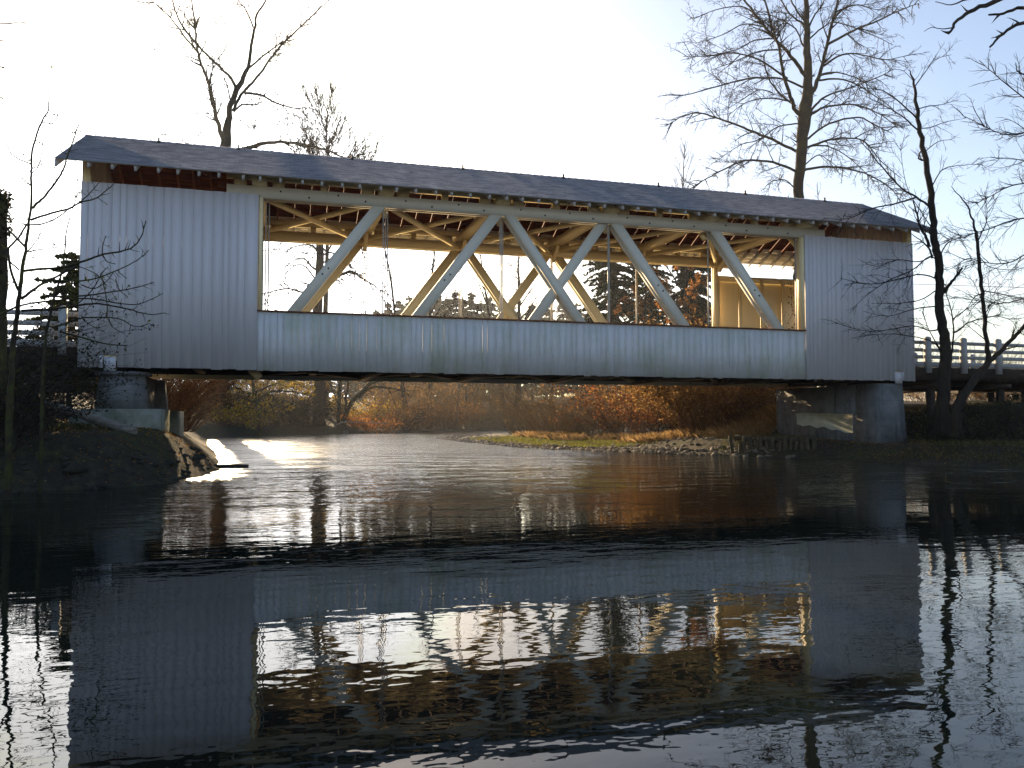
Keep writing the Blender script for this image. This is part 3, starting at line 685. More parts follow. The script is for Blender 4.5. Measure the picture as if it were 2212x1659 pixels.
# face centre of the chamfer, pushed out a few mm as the column tapers
def on_face(a, z):
    f = (z-1.94)/1.08
    e = np.array([(-4.42+0.78-0.21)*(1-f) + (-4.42+0.66-0.19)*f, (29.6-0.85+0.21)*(1-f) + (29.6-0.75+0.19)*f, z])
    return e + tx*a + nrm*0.006
th = np.linspace(0, 2*math.pi, 40, endpoint=False)
hxp = 16*np.sin(th)**3; hyp = 13*np.cos(th) - 5*np.cos(2*th) - 2*np.cos(3*th) - np.cos(4*th)
hv = [on_face(0.02 + a*0.0085, 2.46 + b_*0.0095) for a, b_ in zip(hxp, hyp)]
hm.add(hv, [list(range(40))])
hm.addq([on_face(-0.02, 2.68), on_face(0.01, 2.68), on_face(0.012, 2.92), on_face(-0.018, 2.92)], [(0, 1, 2, 3)])
hm.addq([on_face(-0.07, 2.925), on_face(0.06, 2.925), on_face(0.06, 2.945), on_face(-0.07, 2.945)], [(0, 1, 2, 3)])
hm.addq([on_face(-0.07, 2.655), on_face(0.06, 2.655), on_face(0.06, 2.676), on_face(-0.07, 2.676)], [(0, 1, 2, 3)])
hm.build('heart_marking', M['smudge'], ab)

ab2 = thing('bridge_abutment', (25.1, YM, 0.3), 'broad concrete abutment wall with a pale painted patch under the right bridge end', 'bridge pier')
m = MB(); prism(m, octa(25.2, 29.5, 0.80, 0.80, 0.10), octa(25.2, 29.5, 0.66, 0.70, 0.10), 0.1, 3.12); m.build('column', M['concrete'], ab2)
m = MB(); m.box(24.47, 25.75, 30.2, 35.9, 0.1, 3.115); m.build('web_wall', M['concrete'], ab2)
m = MB(); m.box(nr[0]+0.02, nr[1]-0.02, YN+0.008, YN+0.046, 3.125, nr[2]-0.04); m.build('bearing_block', M['siding'], ab2)
pm = MB()
top = [(30.15, 1.86), (30.9, 1.87), (31.8, 1.91), (32.7, 1.90), (33.5, 1.94), (34.1, 1.93)]
bot = [(34.1, 1.42), (33.6, 1.30), (33.1, 1.36), (32.6, 1.22), (32.1, 1.30), (31.6, 1.14), (31.1, 1.16), (30.6, 1.02), (30.15, 1.05)]
ring = top + bot; k = len(ring)
V = [(24.462, y + 0.15, z) for y, z in ring] + [(24.472, y + 0.15, z) for y, z in ring]
pm.add(V, [list(range(k)), list(range(k, 2*k))[::-1]] + [(i, (i+1) % k, k+(i+1) % k, k+i) for i in range(k)])
pm.build('painted_patch', M['patch'], ab2)

# ------------------------------------------------------------------ approach trestles with white railings
def approach(name, x0, x1, label, posts_from, piles):
    root = thing(name, ((x0+x1)/2, YM, hz((x0+x1)/2, YM)), label, 'bridge approach')
    m = MB(); m.box(x0, x1, YN+0.25, YF-0.25, 3.62, 3.86); m.build('deck', M['under'], root)
    m = MB(); m.box(x0, x1, YN+0.15, YN+0.245, 3.30, 3.84); m.box(x0, x1, YF-0.245, YF-0.15, 3.30, 3.84); m.build('edge_beam', M['under'], root)
    for y in (30.2, 31.6, 33.0, 34.4):
        m = MB(); m.box(x0, x1, y-0.12, y+0.12, 3.2, 3.615); m.build('stringer', M['under'], root)
    for y, s in ((YN+0.10, -1), (YF-0.10, 1)):
        m = MB(); m.box(x0, x1, y - 0.06 - s*0.14, y + 0.06 - s*0.14, 3.87, 4.06); m.build('curb', M['rail'], root)
        x = posts_from
        while (x < x1) if posts_from > 0 else (x > x0):
            m = MB(); m.box(x-0.11, x+0.11, y-0.11, y+0.11, 3.60, 5.10)
            m.hexa([(x-0.11, y-0.11, 5.102), (x+0.11, y-0.11, 5.102), (x+0.11, y+0.11, 5.102), (x-0.11, y+0.11, 5.102), (x-0.05, y-0.05, 5.16), (x+0.05, y-0.05, 5.16), (x+0.05, y+0.05, 5.16), (x-0.05, y+0.05, 5.16)])
            m.build('railing_post', M['rail'], root); x += 1.9 if posts_from > 0 else -1.9
        for z in (4.22, 4.52, 4.84):
            m = MB(); m.box(x0, x1, *sorted((y - s*0.113, y - s*0.163)), z, z+0.15); m.build('rail', M['rail'], root)
    for x in piles:
        for y in (29.2, 31.3, 33.3, 35.3):
            g = hz(x, y)
            m = MB(); m.tube([(x, y, g-0.5), (x + 0.02, y, 3.0)], [0.19, 0.17], 10); m.build('pile', M['under'], root)
        m = MB(); m.box(x-0.17, x+0.17, 28.75, 35.8, 2.99, 3.195); m.build('pile_cap', M['under'], root)
    return root
approach('approach_span', XR+0.03, 62, 'right approach trestle with white post and rail railing on dark timber piles', XR+0.75, [27.6, 31.4, 35.2, 39, 43, 47, 52, 58])
approach('approach_span', -40, XL-0.03, 'left approach trestle end with white railing behind the thicket', XL-0.45, [-8.4, -12.2, -16, -20, -26, -33])

# ------------------------------------------------------------------ plants
def unit(v): return v / (np.linalg.norm(v) + 1e-12)
def rvec(r): 
    v = np.array([r.gauss(0, 1), r.gauss(0, 1), r.gauss(0, 1)]); return unit(v)
def curve(p, d, length, nseg, r, wander=0.18, bend=(0, 0, 0.0)):
    P_ = [np.array(p, float)]; d = unit(np.array(d, float)); b = np.array(bend, float)
    for _ in range(nseg):
        d = unit(d + rvec(r)*wander + b)
        P_.append(P_[-1] + d*length/nseg)
    return np.array(P_)
def smooth_line(pts, n_sub=3, r=None, jit=0.0):
    pts = np.asarray(pts, float); out = []
    m = len(pts)
    for i in range(m-1):
        p0 = pts[max(i-1, 0)]; p1 = pts[i]; p2 = pts[i+1]; p3 = pts[min(i+2, m-1)]
        for k in range(n_sub):
            t_ = k/n_sub
            q = 0.5*((2*p1) + (-p0+p2)*t_ + (2*p0-5*p1+4*p2-p3)*t_**2 + (-p0+3*p1-3*p2+p3)*t_**3)
            if r is not None and jit and (i or k): q = q.copy(); q[:3] += rvec(r)*jit
            out.append(q)
    out.append(pts[-1]); return np.array(out)
def twigs(mb, P_, r0, r, per_m, length, levels, rmin, ang=0.9, bend=(0, 0, 0.05), start=0.15, sides=3, wander=0.2, ratio=0.5, tips=None):
    """side shoots along a branch, each with shoots of its own"""
    seg = np.linalg.norm(np.diff(P_, axis=0), axis=1); tot = seg.sum()
    n = max(1, int(per_m*tot*(1-start) + r.random()))
    cum = np.concatenate([[0], np.cumsum(seg)])
    for _ in range(n):
        s_ = tot*(start + (1-start)*r.random()**0.9)
        i = min(int(np.searchsorted(cum, s_)) - 1, len(seg)-1); i = max(i, 0)
        f = (s_ - cum[i])/(seg[i]+1e-9); p = P_[i] + (P_[i+1]-P_[i])*f
        d = unit(P_[i+1]-P_[i]); side = unit(np.cross(d, rvec(r)))
        a = ang*r.uniform(0.6, 1.3); dd = d*math.cos(a) + side*math.sin(a)
        ln = length*r.uniform(0.5, 1.2)*(1.0 - 0.45*s_/tot)
        rr = max(rmin, r0*0.42*r.uniform(0.7, 1.1))
        nseg = 4 if levels > 1 else 3
        C = curve(p, dd, ln, nseg, r, wander, bend)
        mb.tube(C, np.linspace(rr, rmin*0.75, nseg+1), sides if rr < 0.03 else 4, cap=False)
        if tips is not None: tips.append(C)
        if levels > 1:
            twigs(mb, C, rr, r, per_m*1.6, ln*ratio, levels-1, rmin, ang, bend, 0.1, sides, wander, ratio, tips)
def px_line(pts, Y, r, depth=0.0, dy0=0.0):
    """trace in frame pixels -> branch in the round: its far end swings towards or away by depth metres"""
    n = len(pts); out = []
    for i, (u, v) in enumerate(pts):
        yy = Y + dy0 + depth*(i/(n-1))**1.3 if n > 1 else Y
        out.append(at(u, v, yy))
    return np.array(out)
def traced_tree(name, label, cat, Y, trunk, limbs, seed, bark_m, twig_m, base_uv=None, tw=dict(), trunk_tw=None, sides=9, spread=0.35, group=None, leaves=None, ground=None):
    """trunk: list of (u, v, r_px); limbs: list of (points, r_px0, r_px1)"""
    r = random.Random(seed)
    T = np.array([[*at(u, v, Y + (0 if i else 0)), rp] for i, (u, v, rp) in enumerate(trunk)])
    T[:, 3] *= pxm(T[len(T)//2, :3])
    base = T[0, :3].copy()
    g = hz(base[0], base[1]) if ground is None else ground
    if base[2] > g:                        # the hidden foot of the trunk, down to the ground
        nb = max(2, int((base[2]-g)/2.0)); foot = []
        for k in range(nb):
            f = k/nb; foot.append([base[0], base[1], g - 0.25 + (base[2]-g+0.25)*f, T[0, 3]*(1.35 - 0.35*f)])
        T = np.vstack([foot, T])
    root = thing(name, (T[0, 0], T[0, 1], g), label, cat, group)
    S_ = smooth_line(T, 4, r, 0.03 * T[0, 3] * 4)
    tm, cm = MB(), MB()
    tm.tube(S_[:, :3], np.maximum(S_[:, 3], 0.004), sides)
    tips = [] if leaves else None
    if trunk_tw: twigs(cm, S_[len(S_)//3:, :3], S_[-1, 3]*2, r, tips=tips, **trunk_tw)
    for pts, ra, rb in limbs:
        span = math.hypot(pts[-1][0]-pts[0][0], pts[-1][1]-pts[0][1]) * pxm(at(*pts[0], Y))
        dep = r.choice((-1, 1)) * r.uniform(0.3, 1.0) * spread * span
        Lp = px_line(pts, Y, r, dep); Ls = smooth_line(Lp, 4, r, ra*pxm(Lp[0])*0.25)
        k = pxm(Lp[0])
        rad = np.linspace(ra*k, rb*k, len(Ls))
        tm.tube(Ls, rad, 6 if ra*k > 0.04 else 4)
        twigs(cm, Ls, ra*k, r, tips=tips, **tw)
    tm.build('trunk', bark_m, root, smooth=True)
    cm.build('crown', twig_m, root)
    if leaves:
        lm = MB(); leaf_on(lm, tips, r, **leaves[1]); lm.build('foliage', leaves[0], root)
    return root
def quads(mb, C, size, r, flat=0.0):
    n = len(C)
    if not n: return
    rs = np.random.RandomState(r.randrange(1 << 30))
    A = rs.normal(size=(n, 3)); A /= np.linalg.norm(A, axis=1)[:, None]
    B = rs.normal(size=(n, 3)); B -= A*(A*B).sum(1)[:, None]; B /= np.linalg.norm(B, axis=1)[:, None]
    s_ = size*rs.uniform(0.6, 1.3, (n, 1)); A = A*s_*0.5; B = B*s_*0.36
    V = np.stack([C-A, C-B*0.9+A*0.1, C+A, C+B*0.9+A*0.1], 1).reshape(-1, 3)
    mb.addq(V, np.arange(n*4).reshape(n, 4))
def leaf_on(mb, tips, r, n=3, size=0.08, keep=1.0):
    C = []
    for t_ in tips:
        if r.random() > keep: continue
        for _ in range(n):
            i = r.randrange(1, len(t_)); C.append(t_[i] + rvec(r)*size*0.6)
    quads(mb, np.array(C), size, r)
def crop1(pts): return [(x*.3472, y*.3472) for x, y in pts]
def crop2(pts): return [(1444 + x*.3472, y*.3472) for x, y in pts]
def crop4(pts): return [(537.6 + x*.2778, 345.6 + y*.2778) for x, y in pts]
def crop6(pts): return [(1674.3 + x*.3473, 460.8 + y*.3473) for x, y in pts]
def cropb(pts): return [(x*.2314, 384 + y*.2314) for x, y in pts]
def wr(f, pts3): return [(*f([(x, y)])[0], rr) for x, y, rr in pts3]

# T: tall two-stemmed tree behind the left part of the roof
traced_tree('bare_tree', 'tall bare tree forking into two stems behind the left half of the roof', 'tree', 104,
    wr(crop1, [(1398, 1010, 13), (1400, 905, 11.5), (1425, 720, 6.2), (1440, 640, 6.0), (1490, 530, 5.6), (1540, 420, 4.0), (1575, 230, 3.0), (1600, 90, 2.2), (1660, 0, 1.6), (1720, -110, 0.8)]),
    [(crop1(p), a, b) for p, a, b in [
        ([(1398, 930), (1390, 880), (1350, 740), (1320, 620), (1290, 500), (1250, 400), (1230, 310), (1215, 180), (1195, 0), (1170, -120)], 6.0, 1.0),
        ([(1235, 330), (1150, 230), (1060, 110), (960, 20), (900, -60)], 2.3, 0.7),
        ([(1470, 560), (1440, 490), (1340, 390), (1230, 280), (1130, 150), (1080, 30), (1060, -90)], 3.6, 1.0),
        ([(1450, 690), (1500, 590), (1600, 480), (1740, 290), (1880, 160), (1980, 60), (2050, 0)], 3.6, 0.7),
        ([(1545, 425), (1650, 340), (1760, 260), (1880, 240)], 2.4, 0.7),
        ([(1520, 580), (1620, 590), (1720, 640), (1840, 675), (1900, 670), (1990, 690)], 2.8, 0.8),
        ([(1455, 695), (1510, 650), (1600, 650), (1610, 600)], 2.4, 0.9),
        ([(1575, 170), (1530, 60), (1480, 0), (1440, -80)], 1.8, 0.7),
        ([(1435, 640), (1420, 560), (1395, 480)], 2.0, 1.0),
        ([(1355, 370), (1410, 280), (1400, 150), (1310, 20)], 1.3, 0.5),
        ([(1340, 640), (1270, 610), (1210, 650)], 1.1, 0.5),
        ([(1440, 735), (1500, 750), (1560, 800)], 1.1, 0.5),
        ([(1215, 300), (1100, 290), (930, 260)], 1.2, 0.5),
        ([(1410, 960), (1550, 920), (1640, 890), (1780, 885), (1920, 905), (2050, 940), (2130, 975), (2230, 990)], 5.2, 1.0),
        ([(1895, 890), (1910, 830), (1880, 800), (1970, 800)], 1.6, 0.6),
        ([(1340, 960), (1150, 885), (1080, 800), (1020, 710)], 1.2, 0.4),
        ([(1480, 960), (1560, 830), (1650, 700), (1720, 620)], 1.0, 0.4),
        ([(1510, 960), (1600, 830), (1780, 760)], 1.0, 0.4)]],
    21, M['bark_lichen'], M['twig'], tw=dict(per_m=1.5, length=3.4, levels=3, rmin=0.026, ang=0.8, bend=(0, 0, 0.06), ratio=0.5), spread=0.3)

# great cottonwood behind the right part of the roof
traced_tree('cottonwood_tree', 'huge spreading bare cottonwood rising behind the right half of the roof', 'tree', 64,
    wr(crop2, [(808, 1330, 11), (808, 1245, 10.6), (820, 1000, 11), (835, 850, 12), (850, 700, 14), (868, 560, 10.5), (865, 400, 8.5), (862, 250, 7), (860, 0, 5), (858, -200, 3)]),
    [(crop2(p), a, b) for p, a, b in [
        ([(890, 580), (920, 520), (950, 430), (990, 250), (1020, 130), (1060, 0), (1090, -140)], 5.5, 2.0),
        ([(855, 480), (800, 400), (720, 300), (640, 220), (540, 90), (470, 0), (400, -80)], 4.6, 1.2),
        ([(830, 720), (790, 690), (760, 600), (720, 470), (690, 300), (650, 180), (600, 0), (570, -120)], 5.0, 1.4),
        ([(790, 660), (700, 590), (620, 480), (590, 340)], 2.8, 0.9),
        ([(860, 560), (840, 545), (700, 490), (500, 490), (300, 540), (100, 590), (-20, 590)], 3.0, 0.6),
        ([(740, 490), (700, 460), (560, 370), (400, 330), (250, 350), (90, 350)], 2.8, 0.6),
        ([(690, 310), (560, 320), (420, 380), (260, 440)], 2.0, 0.5),
        ([(660, 240), (540, 250), (420, 310), (240, 350)], 1.8, 0.5),
        ([(815, 960), (790, 940), (650, 870), (500, 810), (350, 750), (200, 705), (100, 720), (-10, 780)], 3.6, 0.7),
        ([(810, 1080), (780, 1060), (650, 1010), (480, 1000), (350, 1050), (240, 1110), (140, 1170)], 3.2, 0.8),
        ([(800, 1180), (775, 1160), (720, 1120), (640, 1130), (590, 1180)], 2.0, 0.6),
        ([(820, 780), (790, 770), (680, 790), (560, 870), (450, 900), (300, 1000)], 2.0, 0.5),
        ([(760, 630), (620, 610), (480, 640), (370, 720)], 2.0, 0.5),
        ([(650, 580), (560, 560), (430, 640), (330, 700)], 1.5, 0.4),
        ([(880, 720), (905, 700), (1000, 660), (1170, 655), (1330, 720), (1420, 790)], 3.2, 0.7),
        ([(845, 880), (870, 860), (1000, 770), (1180, 730), (1290, 780), (1390, 830)], 3.2, 0.7),
        ([(840, 930), (870, 915), (1000, 870), (1120, 860), (1220, 880), (1320, 1000), (1450, 1110)], 3.0, 0.7),
        ([(830, 920), (960, 905), (1060, 940), (1180, 1030), (1280, 1130)], 2.0, 0.5),
        ([(830, 1070), (860, 1055), (960, 1040), (1100, 1045), (1250, 1090), (1380, 1170), (1440, 1250)], 3.3, 0.8),
        ([(835, 1040), (860, 1015), (930, 965), (1000, 1000), (1080, 1060)], 1.8, 0.5),
        ([(880, 700), (920, 650), (980, 600), (1130, 545), (1300, 480), (1400, 430)], 3.0, 0.6),
        ([(935, 500), (1060, 490), (1180, 530), (1320, 620), (1400, 680)], 2.4, 0.6),
        ([(965, 410), (1080, 340), (1200, 340), (1350, 370), (1500, 340)], 2.4, 0.5),
        ([(985, 280), (1150, 190), (1300, 130), (1450, 60), (1560, 20)], 3.0, 0.6),
        ([(945, 465), (1050, 450), (1200, 500), (1290, 570)], 2.0, 0.5),
        ([(870, 250), (960, 170), (1050, 140), (1250, 210), (1400, 280)], 2.0, 0.5),
        ([(860, 300), (830, 270), (790, 180), (650, 100), (520, 90)], 2.4, 0.6),
        ([(862, 170), (840, 150), (760, 90), (700, 0), (660, -80)], 2.8, 0.8),
        ([(860, 140), (800, 70), (750, -30), (720, -120)], 2.6, 0.8),
        ([(865, 200), (900, 110), (960, 20), (1000, -80)], 2.4, 0.7),
        ([(1025, 110), (1100, 50), (1180, 30), (1300, 60), (1400, 30)], 2.0, 0.5),
        ([(540, 90), (450, 40), (300, 60), (150, 120)], 1.8, 0.5),
        ([(600, 170), (470, 150), (330, 220), (170, 270)], 1.6, 0.5)]],
    22, M['bark_lichen'], M['twig'], tw=dict(per_m=2.0, length=3.3, levels=3, rmin=0.0115, ang=0.85, bend=(0, 0, -0.035), ratio=0.5, wander=0.17), spread=0.45, sides=12,
    trunk_tw=dict(per_m=2.0, length=1.9, levels=2, rmin=0.012))

# foreground trees beside the right end of the bridge
near_tw = dict(per_m=4.2, length=1.2, levels=2, rmin=0.0055, ang=0.8, bend=(0, 0, -0.01), ratio=0.5)
traced_tree('alder_tree', 'dark leaning alder in front of the right end of the bridge with a broken stub', 'tree', 27,
    [(1700.3+335, 878, 14)] + wr(crop6, [(1058, 900, 12), (1050, 750, 10.5), (1027, 600, 9.5), (1022, 450, 8.8), (1015, 330, 8.4), (1000, 200, 8.0), (982, 100, 7.4)]) +
    wr(crop2, [(1650, 1450, 7.2), (1640, 1300, 7.0), (1620, 1120, 6.4), (1590, 950, 5.6), (1560, 780, 4.6), (1540, 620, 3.4), (1520, 500, 2.2), (1500, 440, 0.9)]),
    [(crop6(p), a, b) for p, a, b in [
        ([(1040, 500), (1075, 455), (1110, 410), (1165, 342)], 4.6, 2.2),
        ([(960, 210), (940, 150), (905, 90), (880, 0), (860, -80)], 3.6, 1.2),
        ([(975, 280), (965, 230), (920, 180), (850, 128)], 2.6, 0.8),
        ([(1010, 420), (985, 400), (900, 380), (800, 400), (600, 440), (400, 402)], 2.0, 0.5),
        ([(1010, 300), (960, 270), (850, 355), (700, 420), (560, 520), (480, 600)], 1.8, 0.4),
        ([(1015, 580), (930, 585), (850, 600), (700, 640), (550, 610)], 1.6, 0.4),
        ([(1030, 720), (960, 730), (850, 700), (600, 735), (370, 680)], 1.8, 0.4),
        ([(1035, 870), (980, 800), (850, 765), (700, 750), (550, 762)], 1.7, 0.4),
        ([(1040, 860), (1000, 800), (945, 700), (915, 610)], 2.0, 0.6),
        ([(1025, 260), (1080, 180), (1170, 150), (1230, 130)], 1.8, 0.6),
        ([(1060, 960), (1095, 880), (1110, 740), (1095, 610), (1060, 490)], 2.6, 0.9),
        ([(1108, 745), (1150, 720), (1200, 680), (1310, 650), (1400, 630)], 2.4, 0.6),
        ([(1110, 655), (1170, 610), (1240, 560), (1290, 505)], 1.4, 0.5),
        ([(985, 260), (900, 300), (760, 290), (640, 330), (540, 300)], 1.4, 0.4),
        ([(1000, 480), (900, 540), (760, 560), (600, 560)], 1.4, 0.4)]] +
    [(crop2(p), a, b) for p, a, b in [
        ([(1635, 1300), (1605, 1270), (1540, 1225), (1450, 1170), (1330, 1040), (1250, 940), (1190, 870)], 3.0, 0.6),
        ([(1540, 1228), (1400, 1270), (1270, 1295), (1150, 1350), (1060, 1370)], 2.0, 0.5),
        ([(1570, 820), (1530, 790), (1450, 720), (1330, 650), (1230, 600)], 2.2, 0.6),
        ([(1560, 750), (1520, 710), (1420, 620), (1320, 560), (1150, 545)], 2.2, 0.6),
        ([(1640, 1420), (1560, 1300), (1480, 1150), (1440, 900)], 1.6, 0.5),
        ([(1600, 1000), (1555, 985), (1575, 930)], 2.2, 1.5),
        ([(1560, 800), (1640, 790), (1720, 760), (1820, 740)], 1.3, 0.4),
        ([(1545, 680), (1620, 660), (1700, 650), (1800, 620)], 1.3, 0.4),
        ([(1530, 540), (1590, 460), (1660, 370), (1760, 340)], 1.4, 0.4),
        ([(1640, 1160), (1700, 1060), (1800, 1030), (1960, 1020)], 1.6, 0.4),
        ([(1590, 950), (1680, 880), (1760, 870)], 1.2, 0.4),
        ([(1520, 500), (1460, 440), (1380, 430)], 1.0, 0.4)]],
    23, M['bark'], M['twig'], tw=near_tw, spread=0.30, sides=12, trunk_tw=dict(per_m=3.5, length=1.3, levels=2, rmin=0.004, ang=1.0))

traced_tree('alder_tree', 'slender dark alder with a slanting trunk at the right railing, near the frame edge', 'tree', 26,
    [(2066, 880, 9.5), (2092, 838, 8.5), (2118, 805, 7.5), (2134, 780, 6)] + wr(crop6, [(1322, 840, 5.0), (1310, 760, 4.4), (1297, 600, 4.2), (1285, 450, 3.9), (1267, 260, 3.6), (1250, 120, 3.0)]) +
    wr(crop2, [(1920, 1480, 2.8), (1905, 1410, 2.4), (1880, 1330, 1.8), (1830, 1240, 1.3), (1760, 1160, 0.6)]),
    [(crop6(p), a, b) for p, a, b in [
        ([(1330, 925), (1390, 870), (1450, 810), (1500, 755), (1560, 690), (1640, 600)], 5.6, 3.4),
        ([(1258, 180), (1290, 110), (1312, 60), (1318, -20), (1300, -140)], 2.0, 0.6),
        ([(1300, 640), (1350, 560), (1440, 520), (1560, 500)], 1.3, 0.4),
        ([(1285, 500), (1240, 520), (1200, 580), (1130, 650)], 1.5, 0.5),
        ([(1283, 480), (1400, 500), (1480, 520), (1580, 545)], 1.4, 0.4),
        ([(1275, 300), (1200, 280), (1120, 330), (1060, 360)], 1.3, 0.4),
        ([(1300, 650), (1380, 640), (1480, 660), (1580, 640)], 1.3, 0.4),
        ([(1310, 790), (1250, 740), (1200, 700), (1140, 650)], 1.3, 0.4),
        ([(1265, 260), (1330, 330), (1440, 350), (1560, 340)], 1.2, 0.4),
        ([(1290, 560), (1230, 420), (1160, 400)], 1.0, 0.3),
        ([(1250, 110), (1180, 100), (1060, 60)], 1.0, 0.3),
        ([(1312, 770), (1320, 640), (1345, 560), (1320, 390)], 1.4, 0.4)]],
    24, M['bark'], M['twig'], tw=near_tw, spread=0.35, sides=10, trunk_tw=dict(per_m=3.0, length=1.2, levels=2, rmin=0.004, ang=1.0))

# tree outside the frame on the right, its branches reach in
traced_tree('bare_tree', 'bare tree beyond the right edge whose fine branches arch into view', 'tree', 24,
    [(2400, 830, 16), (2395, 560, 14), (2380, 300, 11), (2375, 60, 8), (2360, -220, 5)],
    [(p, a, b) for p, a, b in [
        ([(2385, 520), (2330, 440), (2260, 400), (2190, 400), (2110, 440)], 3.0, 0.6),
        ([(2385, 420), (2320, 320), (2240, 285), (2170, 290), (2080, 250)], 3.0, 0.6),
        ([(2385, 600), (2320, 560), (2240, 540), (2170, 570), (2080, 560)], 2.6, 0.5),
        ([(2380, 330), (2320, 260), (2240, 230), (2160, 170), (2115, 130)], 2.6, 0.5),
        ([(2385, 480), (2300, 330), (2230, 215), (2200, 150)], 2.2, 0.5),
        ([(2388, 680), (2320, 650), (2240, 640), (2160, 655), (2060, 640)], 2.4, 0.5),
        ([(2388, 560), (2310, 500), (2220, 470), (2120, 500), (2040, 520)], 2.4, 0.5),
        ([(2386, 450), (2310, 380), (2230, 350), (2140, 340)], 2.2, 0.5)]],
    25, M['bark'], M['twig'], tw=dict(per_m=4.2, length=1.6, levels=2, rmin=0.0055, ang=0.7, bend=(0, 0, 0.02), ratio=0.5), spread=0.4)
traced_tree('bare_tree', 'near bare tree outside the frame with thick black branches in the top right corner', 'tree', 15,
    [(2620, 900, 26), (2610, 500, 22), (2590, 100, 18), (2580, -200, 14)],
    [(crop2(p), a, b) for p, a, b in [
        ([(3300, -420), (2700, -260), (2300, -110), (2150, -50), (2050, 0), (1900, 60), (1800, 130), (1745, 205)], 8.0, 2.0),
        ([(2150, -50), (1950, -20), (1830, 5), (1760, 30), (1660, 10)], 2.6, 0.8),
        ([(3300, 500), (2800, 150), (2450, 40), (2212, 45), (2080, 85), (1990, 92)], 6.0, 1.8),
        ([(3280, 620), (2800, 220), (2450, 110), (2212, 140), (2080, 210), (2000, 292)], 6.0, 1.8),
        ([(1780, 170), (1700, 180), (1640, 170), (1590, 195)], 1.4, 0.5),
        ([(2480, 420), (2300, 470), (2180, 450), (2160, 390)], 3.0, 0.8)]],
    26, M['bark'], M['twig'], tw=dict(per_m=1.6, length=0.45, levels=1, rmin=0.0035, ang=0.9, ratio=0.4, start=0.4), spread=0.12)

# foreground sapling on the left bank
sap_tw = dict(per_m=7.0, length=0.30, levels=1, rmin=0.0042, ang=1.15, bend=(0, 0, 0.03), start=0.03, wander=0.15)
SAP = [
    ([(300, 285), (360, 225), (420, 170), (550, 0), (600, -110), (640, -230), (700, -400), (740, -520)], 2.5, 0.7),
    ([(285, 395), (480, 330), (640, 290), (760, 225), (880, 200), (980, 130), (1065, 55)], 2.2, 0.6),
    ([(740, 232), (800, 180), (850, 130), (930, 40)], 1.3, 0.5),
    ([(275, 440), (400, 430), (540, 370), (640, 290), (690, 250), (730, 120), (748, -10)], 1.5, 0.4),
    ([(210, 872), (400, 850), (600, 830), (800, 770), (960, 715), (1120, 690), (1250, 640), (1330, 520), (1360, 400)], 2.6, 0.6),
    ([(955, 715), (960, 630), (990, 540)], 1.0, 0.4), ([(960, 720), (1000, 780), (1080, 805)], 0.9, 0.3),
    ([(200, 1135), (290, 1060), (380, 1000), (480, 945), (590, 890), (720, 820)], 2.8, 1.2),
    ([(200, 1240), (500, 1225), (800, 1180), (960, 1180), (1180, 1220), (1380, 1275), (1540, 1262)], 2.4, 0.5),
    ([(380, 1105), (750, 1105), (1000, 1070), (1250, 1030), (1440, 975)], 1.8, 0.5),
    ([(450, 960), (650, 965), (850, 950), (1100, 860), (1280, 770), (1390, 675)], 1.8, 0.5),
    ([(480, 1400), (620, 1360), (700, 1330), (800, 1305), (1000, 1305), (1130, 1320), (1260, 1390), (1400, 1360)], 1.8, 0.5),
    ([(1000, 1305), (1060, 1400), (1160, 1455)], 0.8, 0.3), ([(990, 1300), (1000, 1180), (960, 960), (940, 900), (1000, 840)], 1.0, 0.3),
    ([(560, 1430), (640, 1460), (800, 1500), (900, 1530), (1060, 1560), (1190, 1565)], 2.0, 0.6),
    ([(0, 1282), (200, 1190), (560, 1140), (850, 1130), (1100, 1170), (1300, 1180), (1520, 1078)], 2.0, 0.5),
    ([(700, 1200), (860, 1050), (960, 880), (1010, 830)], 1.1, 0.4), ([(760, 1000), (880, 1035), (1000, 960), (1060, 880)], 1.1, 0.4),
    ([(230, 640), (130, 540), (40, 450), (0, 415), (-60, 360)], 2.0, 1.0),
    ([(170, 1050), (110, 900), (85, 740), (80, 660), (170, 560), (250, 430)], 2.4, 1.2),
    ([(180, 860), (100, 790), (20, 720), (-60, 640)], 1.6, 0.7),
    ([(245, 700), (300, 640), (350, 570), (400, 480)], 1.2, 0.5), ([(250, 690), (380, 670), (520, 650), (640, 610)], 1.2, 0.4),
    ([(230, 770), (330, 740), (480, 715)], 0.9, 0.4), ([(265, 400), (215, 320), (190, 310)], 0.9, 0.5),
    ([(285, 70), (230, 40), (195, 5)], 0.9, 0.4), ([(250, 440), (150, 400), (80, 320), (50, 270)], 1.0, 0.4),
    ([(720, 820), (900, 900), (1000, 1010)], 0.8, 0.3), ([(1100, 860), (1130, 900), (1185, 940)], 0.8, 0.3),
    ([(1080, 945), (1110, 1040), (1190, 1110)], 0.9, 0.3), ([(780, 1330), (880, 1395), (980, 1440)], 0.8, 0.3),
]
SAP1 = [([(190, 1020), (100, 980), (60, 940), (20, 830), (8, 700)], 1.2, 0.4), ([(265, 760), (340, 760), (365, 650)], 1.0, 0.4), ([(195, 1080), (240, 1030), (265, 900), (260, 780)], 1.0, 0.4),
        ([(190, 1150), (140, 1110), (100, 1070)], 0.9, 0.4), ([(212, 890), (280, 890), (310, 760)], 0.8, 0.3)]
moss_leaf = (M['leaf_moss'], dict(n=2, size=0.055, keep=0.30))
